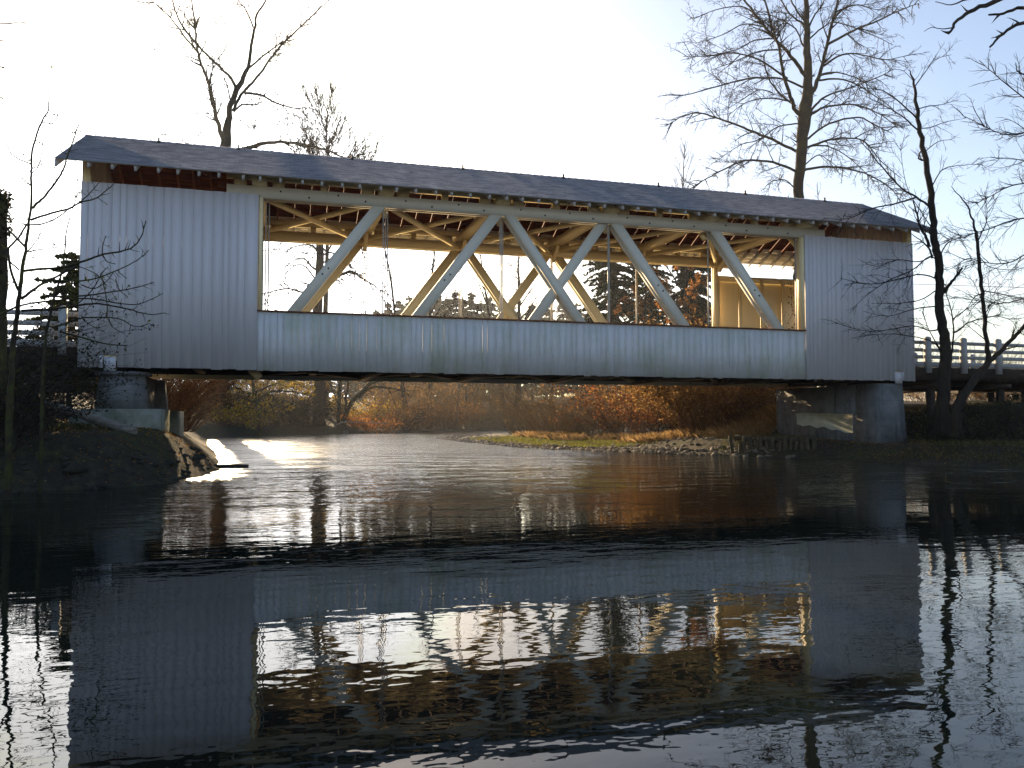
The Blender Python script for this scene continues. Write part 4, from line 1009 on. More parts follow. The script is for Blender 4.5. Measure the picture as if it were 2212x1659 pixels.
traced_tree('mossy_sapling', 'mossy bare sapling in the left foreground, its crooked twigs crossing the white siding', 'tree', 18.5,
    wr(cropb, [(95, 2050, 7), (110, 1800, 6.2), (125, 1560, 5.6), (145, 1400, 5.0), (170, 1200, 4.6), (190, 1000, 4.2), (208, 850, 3.8), (238, 680, 3.3), (262, 470, 2.9), (285, 300, 2.6), (290, 0, 2.3)]) +
    wr(crop1, [(195, 1050, 2.2), (210, 900, 2.0), (260, 760, 1.8), (300, 680, 1.4), (305, 550, 0.9), (322, 390, 0.4)]),
    [(cropb(p), a*1.2, max(b*1.6, 0.75)) for p, a, b in SAP] + [(crop1(p), a*1.2, max(b*1.6, 0.75)) for p, a, b in SAP1],
    27, M['bark_moss'], M['twig'], tw=sap_tw, spread=0.30, sides=8, trunk_tw=dict(per_m=5, length=0.35, levels=2, rmin=0.003), leaves=moss_leaf)
traced_tree('mossy_sapling', 'thin curving sapling just right of the mossy one, in front of the bridge end', 'tree', 19.6,
    wr(cropb, [(400, 1900, 3.6), (420, 1600, 3.2), (435, 1430, 3.0), (475, 1250, 2.6), (540, 1000, 2.2), (585, 860, 2.0), (603, 700, 1.6), (620, 500, 1.3), (670, 320, 0.9), (735, 130, 0.5)]),
    [(cropb(p), a, b) for p, a, b in [([(605, 620), (560, 600), (520, 640)], 0.7, 0.3), ([(470, 1260), (380, 1180), (300, 1170)], 1.2, 0.4), ([(520, 1080), (640, 1040), (760, 1010)], 1.0, 0.3), ([(600, 760), (480, 590), (420, 500)], 0.8, 0.3)]],
    28, M['bark_moss'], M['twig'], tw=sap_tw, spread=0.3, sides=6, trunk_tw=dict(per_m=4, length=0.4, levels=2, rmin=0.003), leaves=moss_leaf)

traced_tree('bare_tree', 'tree beyond the left edge whose mossy twig tips reach into the upper left corner', 'tree', 13,
    [(-330, 900, 20), (-320, 500, 17), (-310, 150, 14), (-300, -150, 10)],
    [([(-312, 150), (-200, 70), (-90, 55), (0, 52), (52, 48)], 4.0, 1.0), ([(-312, 200), (-180, 120), (-70, 95), (14, 86)], 3.6, 1.2), ([(-312, 260), (-180, 170), (-80, 135), (10, 146)], 3.6, 1.2), ([(-315, 330), (-180, 240), (-80, 200), (9, 212)], 3.6, 1.2)],
    29, M['bark_moss'], M['twig'], tw=dict(per_m=5, length=0.25, levels=1, rmin=0.004, ang=0.9, start=0.4), spread=0.1)
# ivy-covered trunk at the left edge
r = random.Random(31)
iv = thing('ivy_covered_trunk', tuple(at(-16, 930, 23)*np.array([1, 1, 0]) + np.array([0, 0, hz(*at(-16, 930, 23)[:2])])), 'broken mossy ivy-covered trunk at the left frame edge', 'tree')
m = MB(); pts = np.array([at(-20, 960, 23), at(-16, 700, 23), at(-10, 560, 23), at(-4, 470, 23), at(-2, 420, 23)]); m.tube(smooth_line(pts, 4, r, 0.03), np.linspace(0.34, 0.16, 17), 9); m.build('trunk', M['bark_moss'], iv, smooth=True)
m = MB(); C = []
SL = smooth_line(pts, 12)
for q in SL:
    for _ in range(38): C.append(q + rvec(r)*np.array([0.30, 0.30, 0.15])*r.uniform(0.7, 1.05))
quads(m, np.array(C), 0.10, r); m.build('ivy', M['leaf_dark'], iv)

# procedural trees -------------------------------------------------
def bare_tree(name, label, x, y, h, r0, seed, lean=(0, 0), bark_m=None, twig_m=None, fan=0.6, nlimb=12, tw=None, first=0.25, group=None, fork=False, limb_len=0.45, up=0.05):
    r = random.Random(seed); g = hz(x, y)
    root = thing(name, (x, y, g), label, 'tree', group)
    n = 10; pts = []
    for k in range(n+1):
        f = k/n; pts.append([x + lean[0]*f + r.gauss(0, 0.012*h)*f*0.6, y + lean[1]*f + r.gauss(0, 0.012*h)*f*0.6, g - 0.3 + (h+0.3)*f, r0*(1.0 - 0.93*f**0.8)])
    Sx = smooth_line(np.array(pts), 3)
    tm, cm = MB(), MB(); tm.tube(Sx[:, :3], Sx[:, 3], 8)
    tw = tw or dict(per_m=1.4, length=h*0.10, levels=2, rmin=0.011, ang=0.6, bend=(0, 0, 0.05))
    for k in range(nlimb):
        f = first + (0.95-first)*(k + r.random())/nlimb; i = int(f*(len(Sx)-1))
        p = Sx[i, :3]; a = r.random()*6.283
        d = np.array([math.cos(a)*fan, math.sin(a)*fan, 1.0 - fan*0.5])
        ln = h*limb_len*(1.15-f)*r.uniform(0.7, 1.2)
        C = curve(p, d, ln, 7, r, 0.12, (0, 0, up)); rr = Sx[i, 3]*0.55
        tm.tube(C, np.linspace(rr, 0.014, 8), 5)
        twigs(cm, C, rr, r, **tw)
    twigs(cm, Sx[len(Sx)//2:, :3], r0*0.4, r, **tw)
    tm.build('trunk', bark_m or M['bark'], root, smooth=True); cm.build('crown', twig_m or M['twig'], root)
    return root
def foot(u, Y):
    p = at(u, 800, Y); return p[0], Y
# trees seen through the truss window and above the roof
traced_tree('bare_tree', 'dark thick-trunked bare tree with drooping limbs seen through the left of the truss window', 'tree', 103,
    [(690, 905, 13)] + wr(crop4, [(540, 1170, 10.5), (545, 900, 9.0), (556, 660, 8.0), (566, 480, 6.5), (575, 280, 5)]),
    [(crop4(p), a, b) for p, a, b in [
        ([(560, 1100), (575, 1040), (640, 960), (720, 890), (800, 870), (900, 930), (980, 980), (1060, 1050)], 4.2, 0.8),
        ([(555, 850), (500, 840), (430, 770), (350, 780), (260, 850)], 2.6, 0.6),
        ([(550, 740), (500, 670), (430, 660), (320, 690), (260, 760)], 2.6, 0.6),
        ([(545, 1010), (470, 970), (430, 1030), (300, 1000), (120, 1040), (60, 1080)], 3.0, 0.8),
        ([(540, 960), (440, 830), (360, 820), (260, 900)], 2.0, 0.6),
        ([(575, 740), (640, 720), (720, 770), (830, 860), (960, 900)], 2.4, 0.6),
        ([(575, 800), (690, 750), (800, 830), (850, 900)], 1.8, 0.5),
        ([(570, 900), (680, 900), (760, 960), (800, 1060)], 1.8, 0.5),
        ([(560, 620), (460, 540), (330, 520), (250, 640), (240, 750)], 2.6, 0.6),
        ([(580, 620), (700, 560), (840, 640), (900, 760)], 2.4, 0.6),
        ([(120, 1040), (140, 1110), (180, 1160)], 1.2, 0.5)]],
    33, M['bark'], M['twig'], tw=dict(per_m=1.3, length=3.0, levels=3, rmin=0.03, ang=0.9, bend=(0, 0, -0.03), ratio=0.5), spread=0.4)
x, y = foot(703, 118); bare_tree('bare_tree', 'round-crowned bare tree with dense upright twigs behind the roof, right of the forked tree', x, y, 46, 0.55, 41, fan=0.6, nlimb=44, first=0.50, limb_len=0.5, up=0.10,
    tw=dict(per_m=1.3, length=4.2, levels=2, rmin=0.032, ang=0.45, bend=(0, 0, 0.07)), bark_m=M['bark'], twig_m=M['twig'])
x, y = foot(1480, 120); bare_tree('bare_tree', 'pale slender bare tree above the roof left of the cottonwood', x, y, 47, 0.6, 42, fan=0.42, nlimb=24, first=0.45, limb_len=0.36, up=0.08,
    tw=dict(per_m=0.9, length=3.8, levels=2, rmin=0.016, ang=0.5, bend=(0, 0, 0.07)), bark_m=M['bark_grey'], twig_m=M['twig_grey'])
x, y = foot(1776, 92); bare_tree('bare_tree', 'small thin bare tree just above the roof right of the cottonwood trunk', x, y, 31, 0.36, 43, fan=0.6, nlimb=18, first=0.45, limb_len=0.3,
    tw=dict(per_m=1.0, length=2.4, levels=2, rmin=0.013, ang=0.7), twig_m=M['twig_grey'])
thin = [(884, 124, 34, 0.42, (-4.5, 0), 'thin bare trunk leaning left, between the second and third braces of the window'),
        (929, 127, 36, 0.46, (0.3, 0), 'straight thin bare trunk right of the leaning one, in the middle of the window'),
        (1096, 138, 36, 0.5, (-6, 0), 'thin bare trunk leaning left behind the centre crossing of braces'),
        (1118, 140, 36, 0.75, (0.4, 0), 'dark upright bare trunk right of the centre brace crossing'),
        (1190, 144, 26, 0.6, (0.2, 0), 'dark bare trunk low behind the centre X of the truss'),
        (1035, 138, 27, 0.3, (-5, 0), 'very thin bare sapling slanting before the hazy firs')]
for i, (u, Y, h, r0, ln, lb) in enumerate(thin):
    x, y = foot(u, Y); bare_tree('bare_tree', lb, x, y, h, r0, 50+i, lean=ln, nlimb=14, first=0.35, fan=0.65, limb_len=0.34,
        tw=dict(per_m=1.0, length=2.4, levels=2, rmin=0.026, ang=0.7), twig_m=M['twig'])
# mossy leaning trunks on the far bank, seen under the bridge
r = random.Random(61)
def stems(name, label, Y, lines, seed, bark_m, twig_m, tw, leaves=None):
    return traced_tree(name, label, 'tree', Y, lines[0], lines[1], seed, bark_m, twig_m, tw=tw, spread=0.4, leaves=leaves, ground=hz(*at(lines[0][0][0], 900, Y)[:2]))
far_tw = dict(per_m=0.9, length=1.8, levels=2, rmin=0.012, ang=0.8)
gold = (M['leaf_gold'], dict(n=3, size=0.16, keep=0.8))
stems('mossy_tree', 'mossy tree leaning right with arching limbs on the far bank under the bridge', 106,
    ([(742, 905, 5), (760, 870, 4.6), (790, 838, 4.0), (812, 812, 3.0), (830, 770, 1.6)],
     [([(775, 860), (800, 838), (840, 838), (870, 845), (886, 856)], 3.0, 0.7), ([(800, 830), (830, 818), (850, 800)], 2.2, 0.6), ([(745, 900), (748, 860), (752, 820), (756, 770)], 3.8, 2.6), ([(838, 838), (850, 862), (856, 880)], 1.0, 0.4)]),
    62, M['bark_moss'], M['twig'], far_tw, gold)
stems('mossy_tree', 'upright twin-stemmed mossy tree left of the leaning one, under the bridge', 104,
    ([(731, 908, 4.6), (733, 860, 4.2), (736, 800, 3.6), (740, 720, 2.4)],
     [([(731, 880), (722, 850), (712, 830), (700, 810)], 2.0, 0.6), ([(734, 850), (715, 846), (700, 860)], 1.4, 0.5)]),
    63, M['bark_moss'], M['twig'], far_tw, gold)
stems('golden_leaved_tree', 'yellow-leaved tree with bending limbs on the left bank under the bridge', 88,
    ([(560, 925, 5), (558, 890, 4.6), (552, 860, 4), (545, 820, 3), (540, 760, 1.5)],
     [([(556, 870), (580, 848), (620, 845), (660, 852), (690, 862)], 3, 0.6), ([(552, 856), (520, 842), (495, 828), (470, 826)], 3.0, 0.7), ([(550, 850), (590, 830), (640, 822)], 2.4, 0.6),
      ([(558, 885), (530, 880), (500, 890)], 2, 0.6), ([(555, 870), (520, 860), (490, 868)], 2, 0.6)]),
    64, M['bark_moss'], M['twig'], dict(per_m=1.6, length=1.7, levels=2, rmin=0.012, ang=0.8), (M['leaf_gold'], dict(n=7, size=0.17, keep=1.0)))
for i, (u, Y, h, r0, lb) in enumerate([(872, 124, 15, 0.26, 'grey bare trunk on the far bank, right of the mossy leaning tree'), (930, 130, 16, 0.30, 'thick grey bare trunk rising from the far bank thicket'),
                                     (985, 132, 15, 0.22, 'slim grey bare trunk in the far bank thicket, next to the bend'), (1010, 134, 14, 0.34, 'stout grey bare trunk where the river bends behind the bar'),
                                     (1060, 140, 16, 0.26, 'grey bare trunk at the far bend nearest the brown willows')]):
    x, y = foot(u, Y); bare_tree('bare_tree', lb, x, y, h, r0, 70+i, lean=(r.uniform(-1.5, 1.5), 0), nlimb=12, fan=0.6, bark_m=M['bark_grey'], twig_m=M['twig_grey'], tw=dict(per_m=0.8, length=1.8, levels=2, rmin=0.013, ang=0.7))

# conifers
def conifer_mesh(h, seed, n_wh, spread, drop=0.35, leafsize=0.5, dense=7):
    r = random.Random(seed); tm, fm = MB(), MB()
    tm.tube([(0, 0, -0.4), (0.02*h*0.2, 0, h*0.5), (0, 0, h)], [h*0.014, h*0.009, 0.02], 7)
    C = []
    for k in range(n_wh):
        f = 0.10 + 0.88*(k + r.random())/n_wh; z = h*f
        L_ = spread*(1-f)**0.58*(0.75 + 0.5*r.random()) + 0.25
        for q in range(r.choice((4, 5, 6))):
            a = r.random()*6.283; ll = L_*r.uniform(0.5, 1.15); dr_ = drop*r.uniform(0.5, 1.7)
            n = max(3, int(ll*dense/2))
            P_ = []
            for j in range(n+1):
                t_ = j/n; P_.append((math.cos(a)*ll*t_, math.sin(a)*ll*t_, z - dr_*ll*t_*t_ + 0.10*ll*t_))
            P_ = np.array(P_); tm.tube(P_[::max(1, n//3)], 0.02, 3, cap=False)
            for p in P_[1:]:
                for _ in range(9): C.append(p + np.array([r.gauss(0, 0.22), r.gauss(0, 0.22), r.gauss(-0.06, 0.12)])*leafsize)
    for _ in range(int(dense*3)): C.append(np.array([r.gauss(0, 0.08), r.gauss(0, 0.08), h*r.uniform(0.9, 1.0)]))
    quads(fm, np.array(C), leafsize, r)
    return tm, fm
def place_mesh_tree(name, label, cat, x, y, tm, fm, bark_m, leaf_m, group=None, sc=1.0, rz=0.0):
    root = thing(name, (x, y, hz(x, y)), label, cat, group); ORG[root] = np.zeros(3)
    a = tm.build('trunk', bark_m, root); b_ = fm.build('foliage', leaf_m, root)
    root.scale = (sc, sc, sc); root.rotation_euler = (0, 0, rz)
    return root, a, b_
def copy_thing(root, loc, rz, sc, label=None):
    c = root.copy(); COL.objects.link(c); c.location = loc; c.rotation_euler = (0, 0, rz); c.scale = (sc[0], sc[0], sc[1])
    if label: c['label'] = label
    for ch in root.children:
        d = ch.copy(); COL.objects.link(d); d.parent = c
    return c
x, y = foot(1325, 96)
place_mesh_tree('fir_tree', 'tall dark fir seen through the window between the right braces', 'tree', x, y, *conifer_mesh(30, 81, 95, 6.6, leafsize=0.42), M['bark'], M['needle'])
x, y = foot(1408, 104)
place_mesh_tree('fir_tree', 'dark fir partly hidden behind the orange-brown tree in the window', 'tree', x, y, *conifer_mesh(29, 82, 88, 5.8, leafsize=0.42), M['bark'], M['needle'])
x, y = foot(1500, 99)
place_mesh_tree('fir_tree', 'dark fir behind the right brace, next to the far boarded panel', 'tree', x, y, *conifer_mesh(26.5, 83, 80, 5.4, leafsize=0.5), M['bark'], M['needle'])
x, y = foot(150, 40)
place_mesh_tree('fir_tree', 'small young fir beside the left end of the bridge, behind the railing', 'tree', x, y, *conifer_mesh(at(150, 540, 40)[2]-hz(x, y), 84, 30, 2.1, drop=0.15, leafsize=0.26, dense=12), M['bark'], M['needle'])
def leafy_tree(name, label, u, Y, h, crown_r, seed, leaf_m, n_leaf, size, crown_lo=0.25, bark_m=None):
    r = random.Random(seed); x, y = foot(u, Y); g = hz(x, y)
    root = thing(name, (x, y, g), label, 'tree')
    tm = MB(); T_ = curve((x, y, g-0.3), (0.03, 0, 1), h, 10, r, 0.05); tm.tube(T_, np.linspace(h*0.016, 0.03, 11), 8)
    C = []; sub = MB()
    for k in range(34):
        f = crown_lo + (0.97-crown_lo)*r.random(); i = min(int(f*10), 9); p = T_[i] + (T_[i+1]-T_[i])*(f*10-i)
        a = r.random()*6.283; ln = crown_r*math.sin(math.pi*min(1, (1.08-f)/(1.08-crown_lo)*0.8 + 0.08))*r.uniform(0.6, 1.15)
        B = curve(p, (math.cos(a), math.sin(a), 0.45), ln, 5, r, 0.2, (0, 0, 0.03)); tm.tube(B, np.linspace(h*0.006, 0.015, 6), 4)
        tl = []; twigs(sub, B, 0.04, r, 1.6, 1.3, 2, 0.012, tips=tl)
        for _ in range(n_leaf//34):
            t_ = r.choice(tl); C.append(t_[r.randrange(1, len(t_))] + rvec(r)*0.25)
    tm.build('trunk', bark_m or M['bark'], root, smooth=True); sub.build('crown', M['twig'], root)
    fm = MB(); quads(fm, np.array(C), size, r); fm.build('foliage', leaf_m, root)
    return root
leafy_tree('oak_tree', 'oak holding orange-brown dead leaves, seen through the window right of the tall fir', 1468, 92, 29, 5.2, 85, M['leaf_oak'], 9000, 0.30, 0.08)
leafy_tree('oak_tree', 'low rust-leaved tree at the foot of the tall fir in the window', 1405, 88, 20, 3.8, 86, M['leaf_oak'], 4200, 0.28, 0.1)

# hazy row of far firs
r = random.Random(90)
protos = []
HAZY = [(838, 652), (862, 645), (884, 640), (872, 662), (905, 655), (925, 648), (947, 634), (966, 638), (985, 628), (1000, 640), (1018, 632), (1040, 648), (1060, 640), (1085, 652), (1105, 645), (1150, 655), (1180, 650), (1215, 646), (1245, 655), (790, 672), (812, 668), (760, 684), (1275, 650), (640, 690), (700, 688), (1560, 640), (1600, 650)]
for i, (u, vt) in enumerate(HAZY):
    Y = r.uniform(225, 290); p = at(u, vt, Y); g = hz(p[0], Y); H = max(6.0, p[2]-g)
    lab = 'pale misty fir in the far row behind the river, seen through the window'
    if i < 4:
        tm, fm = conifer_mesh(20, 91+i, 46, 3.8, leafsize=0.5, dense=6)
        root, _, _ = place_mesh_tree('fir_tree', lab, 'tree', p[0], Y, tm, fm, M['bark'], M['needle'], 'misty firs on the far rise', 1.0, r.random()*6)
        root.scale = (H/20*r.uniform(0.9, 1.2), H/20, H/20); root.location.z = g; protos.append(root)
    else:
        copy_thing(protos[i % 4], (p[0], Y, g), r.random()*6, (H/20*r.uniform(0.9, 1.25), H/20))

# bushes ------------------------------------------------------------
def bush(name, label, x, y, rad, h, seed, stem_m, leaf_m, n_stem=90, n_leaf=1500, size=0.10, lean=0.55, stem_r=0.008, droop=-0.10, cat='bush', squash=1.0, lev=1, part='foliage'):
    r = random.Random(seed); g = hz(x, y); root = thing(name, (x, y, g), label, cat)
    sm = MB(); tips = []
    for k in range(n_stem):
        a = r.random()*6.283; q = rad*0.55*math.sqrt(r.random()); bx, by = x + math.cos(a)*q, y + math.sin(a)*q*squash
        a2 = a + r.gauss(0, 0.6); ln = h*r.uniform(0.65, 1.25)
        C = curve((bx, by, hz(bx, by)-0.1), (math.cos(a2)*lean, math.sin(a2)*lean*squash, 1.0), ln, 7, r, 0.13, (math.cos(a2)*0.06, math.sin(a2)*0.06, droop))
        C[:, 2] = np.maximum(C[:, 2], g-0.2)
        sm.tube(C, np.linspace(stem_r*1.6, stem_r*0.6, 8), 3, cap=False); tips.append(C[2:])
        if lev: twigs(sm, C, stem_r, r, 1.6/max(0.5, h*0.35), h*0.32, 1, stem_r*0.6, ang=0.7, tips=tips)
    sm.build('stems', stem_m, root)
    if n_leaf:
        C = []
        for _ in range(n_leaf):
            t_ = r.choice(tips); i = r.randrange(len(t_)); C.append(t_[i] + rvec(r)*size*1.2)
        fm = MB(); quads(fm, np.array(C), size, r); fm.build(part, leaf_m, root)
    return root
def bpos(u, v):
    """ground point whose foot shows at this pixel, found on the terrain"""
    d = ray(u, v); c = np.array(CAM); t_ = 5.0/FPX
    for k in range(4000):
        p = c + d*t_
        if p[2] <= hz(p[0], p[1]) or p[2] < 0.0: return p[0], p[1]
        t_ *= 1.004
    return p[0], p[1]
# right-hand thickets on the gravel bar
RB = [(1205, 938, 3.4, 6.0, 'tan leafless willow clump at the left end of the thicket on the gravel bar', 'twig_tan', 'leaf_brown', 200, 500, 61),
      (1285, 940, 3.0, 4.6, 'brown willow bush on the gravel bar next to the tan willow clump', 'twig_tan', 'leaf_brown', 160, 900, 59),
      (1352, 944, 2.9, 5.4, 'red-brown bramble mound behind the green moss of the gravel bar', 'twig_red', 'leaf_russet', 130, 2600, 56),
      (1425, 946, 3.0, 5.4, 'rusty bramble mound with hanging canes in the middle of the right bank', 'twig_red', 'leaf_russet', 130, 3000, 52),
      (1500, 946, 2.8, 5.3, 'orange-brown bramble with pale leaves near the abutment', 'twig_red', 'leaf_russet', 120, 2600, 49),
      (1575, 940, 2.8, 5.2, 'dark brown bush behind the dry grass, left of the abutment wall', 'twig_red', 'leaf_brown', 110, 1600, 46.5),
      (1650, 935, 2.6, 4.6, 'dark bush against the far edge of the abutment wall', 'twig_red', 'leaf_brown', 100, 1500, 45),
      (1470, 952, 1.4, 1.5, 'low dark green bush in front of the orange-brown bramble', 'twig', 'leaf_dark', 60, 1100, 46)]
for i, (u, v, rad, h, lb, sm_, lm_, ns, nl_, Y) in enumerate(RB):
    x, y = foot(u, Y); bush('bramble_bush' if i > 1 else 'willow_bush', lb, x, y, rad, h, 100+i, M[sm_], M[lm_], ns, nl_, 0.13, stem_r=0.011, lean=0.5)
# second row, further back on the bar
for i, (u, Y, h, lb) in enumerate([(1150, 74, 5.0, 'brown willow bush at the tip of the gravel bar'), (1240, 78, 6.0, 'tall brown willow bush behind the tan clump'), (1330, 76, 5.4, 'tall bare brown willow behind the bramble mounds'),
                                  (1440, 70, 5.0, 'tall reddish willow behind the rusty bramble'), (1560, 62, 4.6, 'tall dark willow behind the bush near the abutment')]):
    x, y = foot(u, Y); bush('willow_bush', lb, x, y, 4.0, h, 120+i, M['twig_tan' if i < 2 else 'twig_red'], M['leaf_brown'], 190, 900, 0.14, stem_r=0.012, lean=0.4, droop=-0.03)
# dense bushes added to keep the sun off the abutment wall
x, y = foot(1540, 40.5); bush('willow_bush', 'added dense dark brown bush close behind the bridge, shading the abutment wall', x, y, 2.8, 6.4, 205, M['twig_red'], M['leaf_brown'], 300, 17000, 0.13, stem_r=0.011, lean=0.45)
x, y = foot(1528, 44.5); bush('willow_bush', 'added tall brown bush in the second rank, shading the abutment wall', x, y, 2.8, 6.6, 207, M['twig_red'], M['leaf_brown'], 260, 14000, 0.13, stem_r=0.011, lean=0.4)
x, y = foot(1618, 41.0); bush('willow_bush', 'added dense brown bush at the back of the abutment wall, shading it', x, y, 2.6, 6.4, 206, M['twig_red'], M['leaf_brown'], 220, 8000, 0.13, stem_r=0.011, lean=0.45)
# far bank thicket
FB = [(800, 100+5, 3.0, 'reddish thicket on the far bank right of the mossy tree', 'twig_red', 'leaf_russet'), (850, 112, 5.0, 'grey-green bush along the far waterline', 'twig', 'leaf_brown'), (900, 118, 5.5, 'orange-tinted thicket on the far bank', 'twig_red', 'leaf_oak'),
      (950, 121, 5.5, 'rusty thicket below the grey trunks on the far bank', 'twig_red', 'leaf_oak'), (1000, 126, 5.5, 'brown thicket at the bend of the far bank', 'twig_tan', 'leaf_brown'), (1050, 131, 5.5, 'misty brown thicket past the bend', 'twig_tan', 'leaf_brown'), (1100, 136, 6.0, 'misty thicket behind the tip of the gravel bar', 'twig_tan', 'leaf_brown'),
      (672, 101, 4.2, 'grey dark bush at the foot of the thick-trunked tree', 'twig', 'leaf_dark'), (630, 95, 5.6, 'dark bush on the left far bank beside the golden tree', 'twig', 'leaf_dark'), (580, 92, 4.2, 'dark low bush under the golden-leaved tree', 'twig', 'leaf_dark'), (505, 86, 4.0, 'golden-brown bush at the water edge of the left far bank', 'twig_red', 'leaf_gold')]
for i, (u, Y, h, lb, sm_, lm_) in enumerate(FB):
    x, y = foot(u, Y+2); bush('thicket', lb, x, y, 4.5, h, 140+i, M[sm_], M[lm_], 130, 1900, 0.22, stem_r=0.014, lean=0.5)
# taller scrub behind it
FB2 = [(480, 96, 7.0, 'tall yellowish scrub behind the golden-leaved tree at the left', 'twig_tan', 'leaf_gold'), (545, 102, 8.5, 'tall golden scrub behind the dark bank bushes', 'twig_tan', 'leaf_gold'), (610, 106, 13.5, 'tall brown scrub left of the thick-trunked tree', 'twig_tan', 'leaf_gold'),
       (632, 112, 9.0, 'tall grey scrub behind the thick-trunked tree', 'twig', 'leaf_brown'), (775, 118, 4.2, 'olive scrub behind the mossy leaning tree', 'twig_tan', 'leaf_gold'), (872, 124, 8.5, 'pale olive scrub far behind the bank', 'twig_tan', 'leaf_brown'), (905, 130, 10, 'pale brown scrub behind the grey trunks', 'twig_tan', 'leaf_brown'),
       (970, 136, 10, 'tall pale scrub at the bend', 'twig_tan', 'leaf_brown'), (1035, 142, 10.3, 'tall misty scrub beyond the bend', 'twig_tan', 'leaf_brown'), (1100, 148, 10.5, 'tall misty scrub behind the bar tip', 'twig_tan', 'leaf_brown'), (425, 94, 6.5, 'dark tall scrub behind the left siding, at the far bank', 'twig', 'leaf_dark')]
for i, (u, Y, h, lb, sm_, lm_) in enumerate(FB2):
    x, y = foot(u, Y); bush('scrub', lb, x, y, 5.5, h, 210+i, M[sm_], M[lm_], 150, 2400, 0.24, stem_r=0.016, lean=0.35, droop=-0.03)
# bushes of the left bank behind the pier
LB = [(398, 42, 2.4, 5.4, 'dark leafless bush beside the left pier, behind the bridge', 'twig_red', 'leaf_dark', 1600), (370, 47, 2.8, 6.0, 'dark brown bush behind the left pier', 'twig_red', 'leaf_brown', 1500), (425, 55, 2.4, 4.6, 'dark red-brown bush leaning over the water on the left bank', 'twig_red', 'leaf_dark', 1500)]
for i, (u, Y, rad, h, lb, sm_, lm_, nl_) in enumerate(LB):
    x, y = foot(u, Y); bush('bush', lb, x-1.5, y, rad, h, 160+i, M[sm_], M[lm_], 300, nl_*2, 0.10, stem_r=0.011, lean=0.42)
# left foreground thicket
LF = [(-60, 21.5, 1.6, 3.4, 'dense dark bramble at the lower left edge'), (15, 22.5, 1.2, 2.4, 'dark bramble tangle under the mossy sapling'), (-35, 27.5, 1.5, 2.7, 'dark bramble below the left railing'), (-110, 26, 2.4, 4.2, 'tall dark bramble outside the left edge'), (100, 40, 2.6, 4.6, 'evergreen shrub behind the left railing'), (40, 42, 2.8, 5.4, 'dark shrub behind the left approach, at the frame edge'), (120, 44, 2.6, 4.0, 'dark shrub under the left approach, behind the pier')]
for i, (u, Y, rad, h, lb) in enumerate(LF):
    x, y = foot(u, Y); bush('bramble_bush', lb, x, y, rad, h, 170+i, M['twig'], M['leaf_dark' if i != 5 else 'needle'], 110, 2600, 0.075, stem_r=0.006, lean=0.6)
# right foreground bank
RF = [(2110, 27.5, 1.6, 1.7, 'dark bush on the right bank in front of the trestle piles'), (2190, 25.0, 1.7, 1.9, 'dark bush at the right frame edge above the water'), (2060, 26.2, 1.1, 1.0, 'low dark shrub at the foot of the leaning alder'), (2160, 36.5, 2.2, 2.4, 'brown brush under the right approach trestle'), (2030, 38, 2.2, 2.4, 'brown brush behind the right abutment column'), (2260, 34, 2.4, 3.0, 'dark brush at the right edge below the railing')]
for i, (u, Y, rad, h, lb) in enumerate(RF):
    x, y = foot(u, Y); bush('bramble_bush', lb, x, y, rad, h, 180+i, M['twig' if i not in (3, 4) else 'twig_red'], M['leaf_dark' if i not in (3, 4) else 'leaf_brown'], 90, 1900, 0.075, stem_r=0.006, lean=0.7)
# pale brush beyond the right railing
for i, (u, Y, h, lb) in enumerate([(2010, 58, 6.5, 'pale bare brush beyond the railing beside the bridge end'), (2080, 62, 7.0, 'pale bare brush beyond the railing between the two alders'), (2150, 60, 7.0, 'pale bare brush beyond the railing right of the slender alder'), (2215, 58, 6.5, 'pale bare brush beyond the railing at the frame edge')]):
    x, y = foot(u, Y); bush('willow_bush', lb, x, y, 3.6, h, 190+i, M['twig_grey'], M['leaf_brown'], 150, 200, 0.10, stem_r=0.012, lean=0.35, droop=-0.02)

# ------------------------------------------------------------------ ground cover, stones, wood
def blades(name, mat_, pts, hgt, wid, seed, kind='stuff', label=None, cat=None):
    rs = np.random.RandomState(seed); n = len(pts); P0 = np.array(pts)
    a = rs.rand(n)*6.283; d = np.stack([np.cos(a), np.sin(a), np.zeros(n)], 1)
    lean = rs.normal(size=(n, 3))*0.45; lean[:, 2] = 1; lean /= np.linalg.norm(lean, axis=1)[:, None]
    h_ = hgt*rs.uniform(0.5, 1.3, (n, 1)); V = np.stack([P0 - d*wid, P0 + d*wid, P0 + lean*h_*0.6 + d*wid*0.5, P0 + lean*h_ + lean*np.array([1.5, 1.5, -0.4])*h_*0.3], 1)
    m = MB(); m.addq(V.reshape(-1, 3), np.arange(4*n).reshape(n, 4))
    return tag(m.build(name, mat_), label, cat, kind=kind)
def scatter(n, x0, x1, y0, y1, dmin, dmax, seed, patch=None):
    rs = np.random.RandomState(seed); X = rs.uniform(x0, x1, n*6); Y = rs.uniform(y0, y1, n*6)
    d = river_sd(X, Y); ok = (d > dmin) & (d < dmax)
    if patch is not None: ok &= (vnoise(X, Y, patch) + rs.normal(size=len(X))*0.12) > 0
    X, Y = X[ok][:n], Y[ok][:n]
    return np.stack([X, Y, height(X, Y)], 1)
blades('bank_grass', M['grass'], np.vstack([scatter(3000, -12, -1, 18, 36, 2.4, 9, 1, 1.5), scatter(6500, 21, 34, 18, 34, 0.3, 9, 2, 1.2)]), 0.22, 0.008, 3, label='dark rough grass on the near river banks', cat='grass')
blades('dry_grass', M['dry_grass'], np.vstack([scatter(5000, 22, 33, 36, 46, 3.0, 12, 4, 1.3), scatter(3500, 15, 28, 40, 62, 4.5, 9, 5, 1.2)]), 0.55, 0.011, 6, label='tan dry grass in front of the brambles by the abutment', cat='grass')
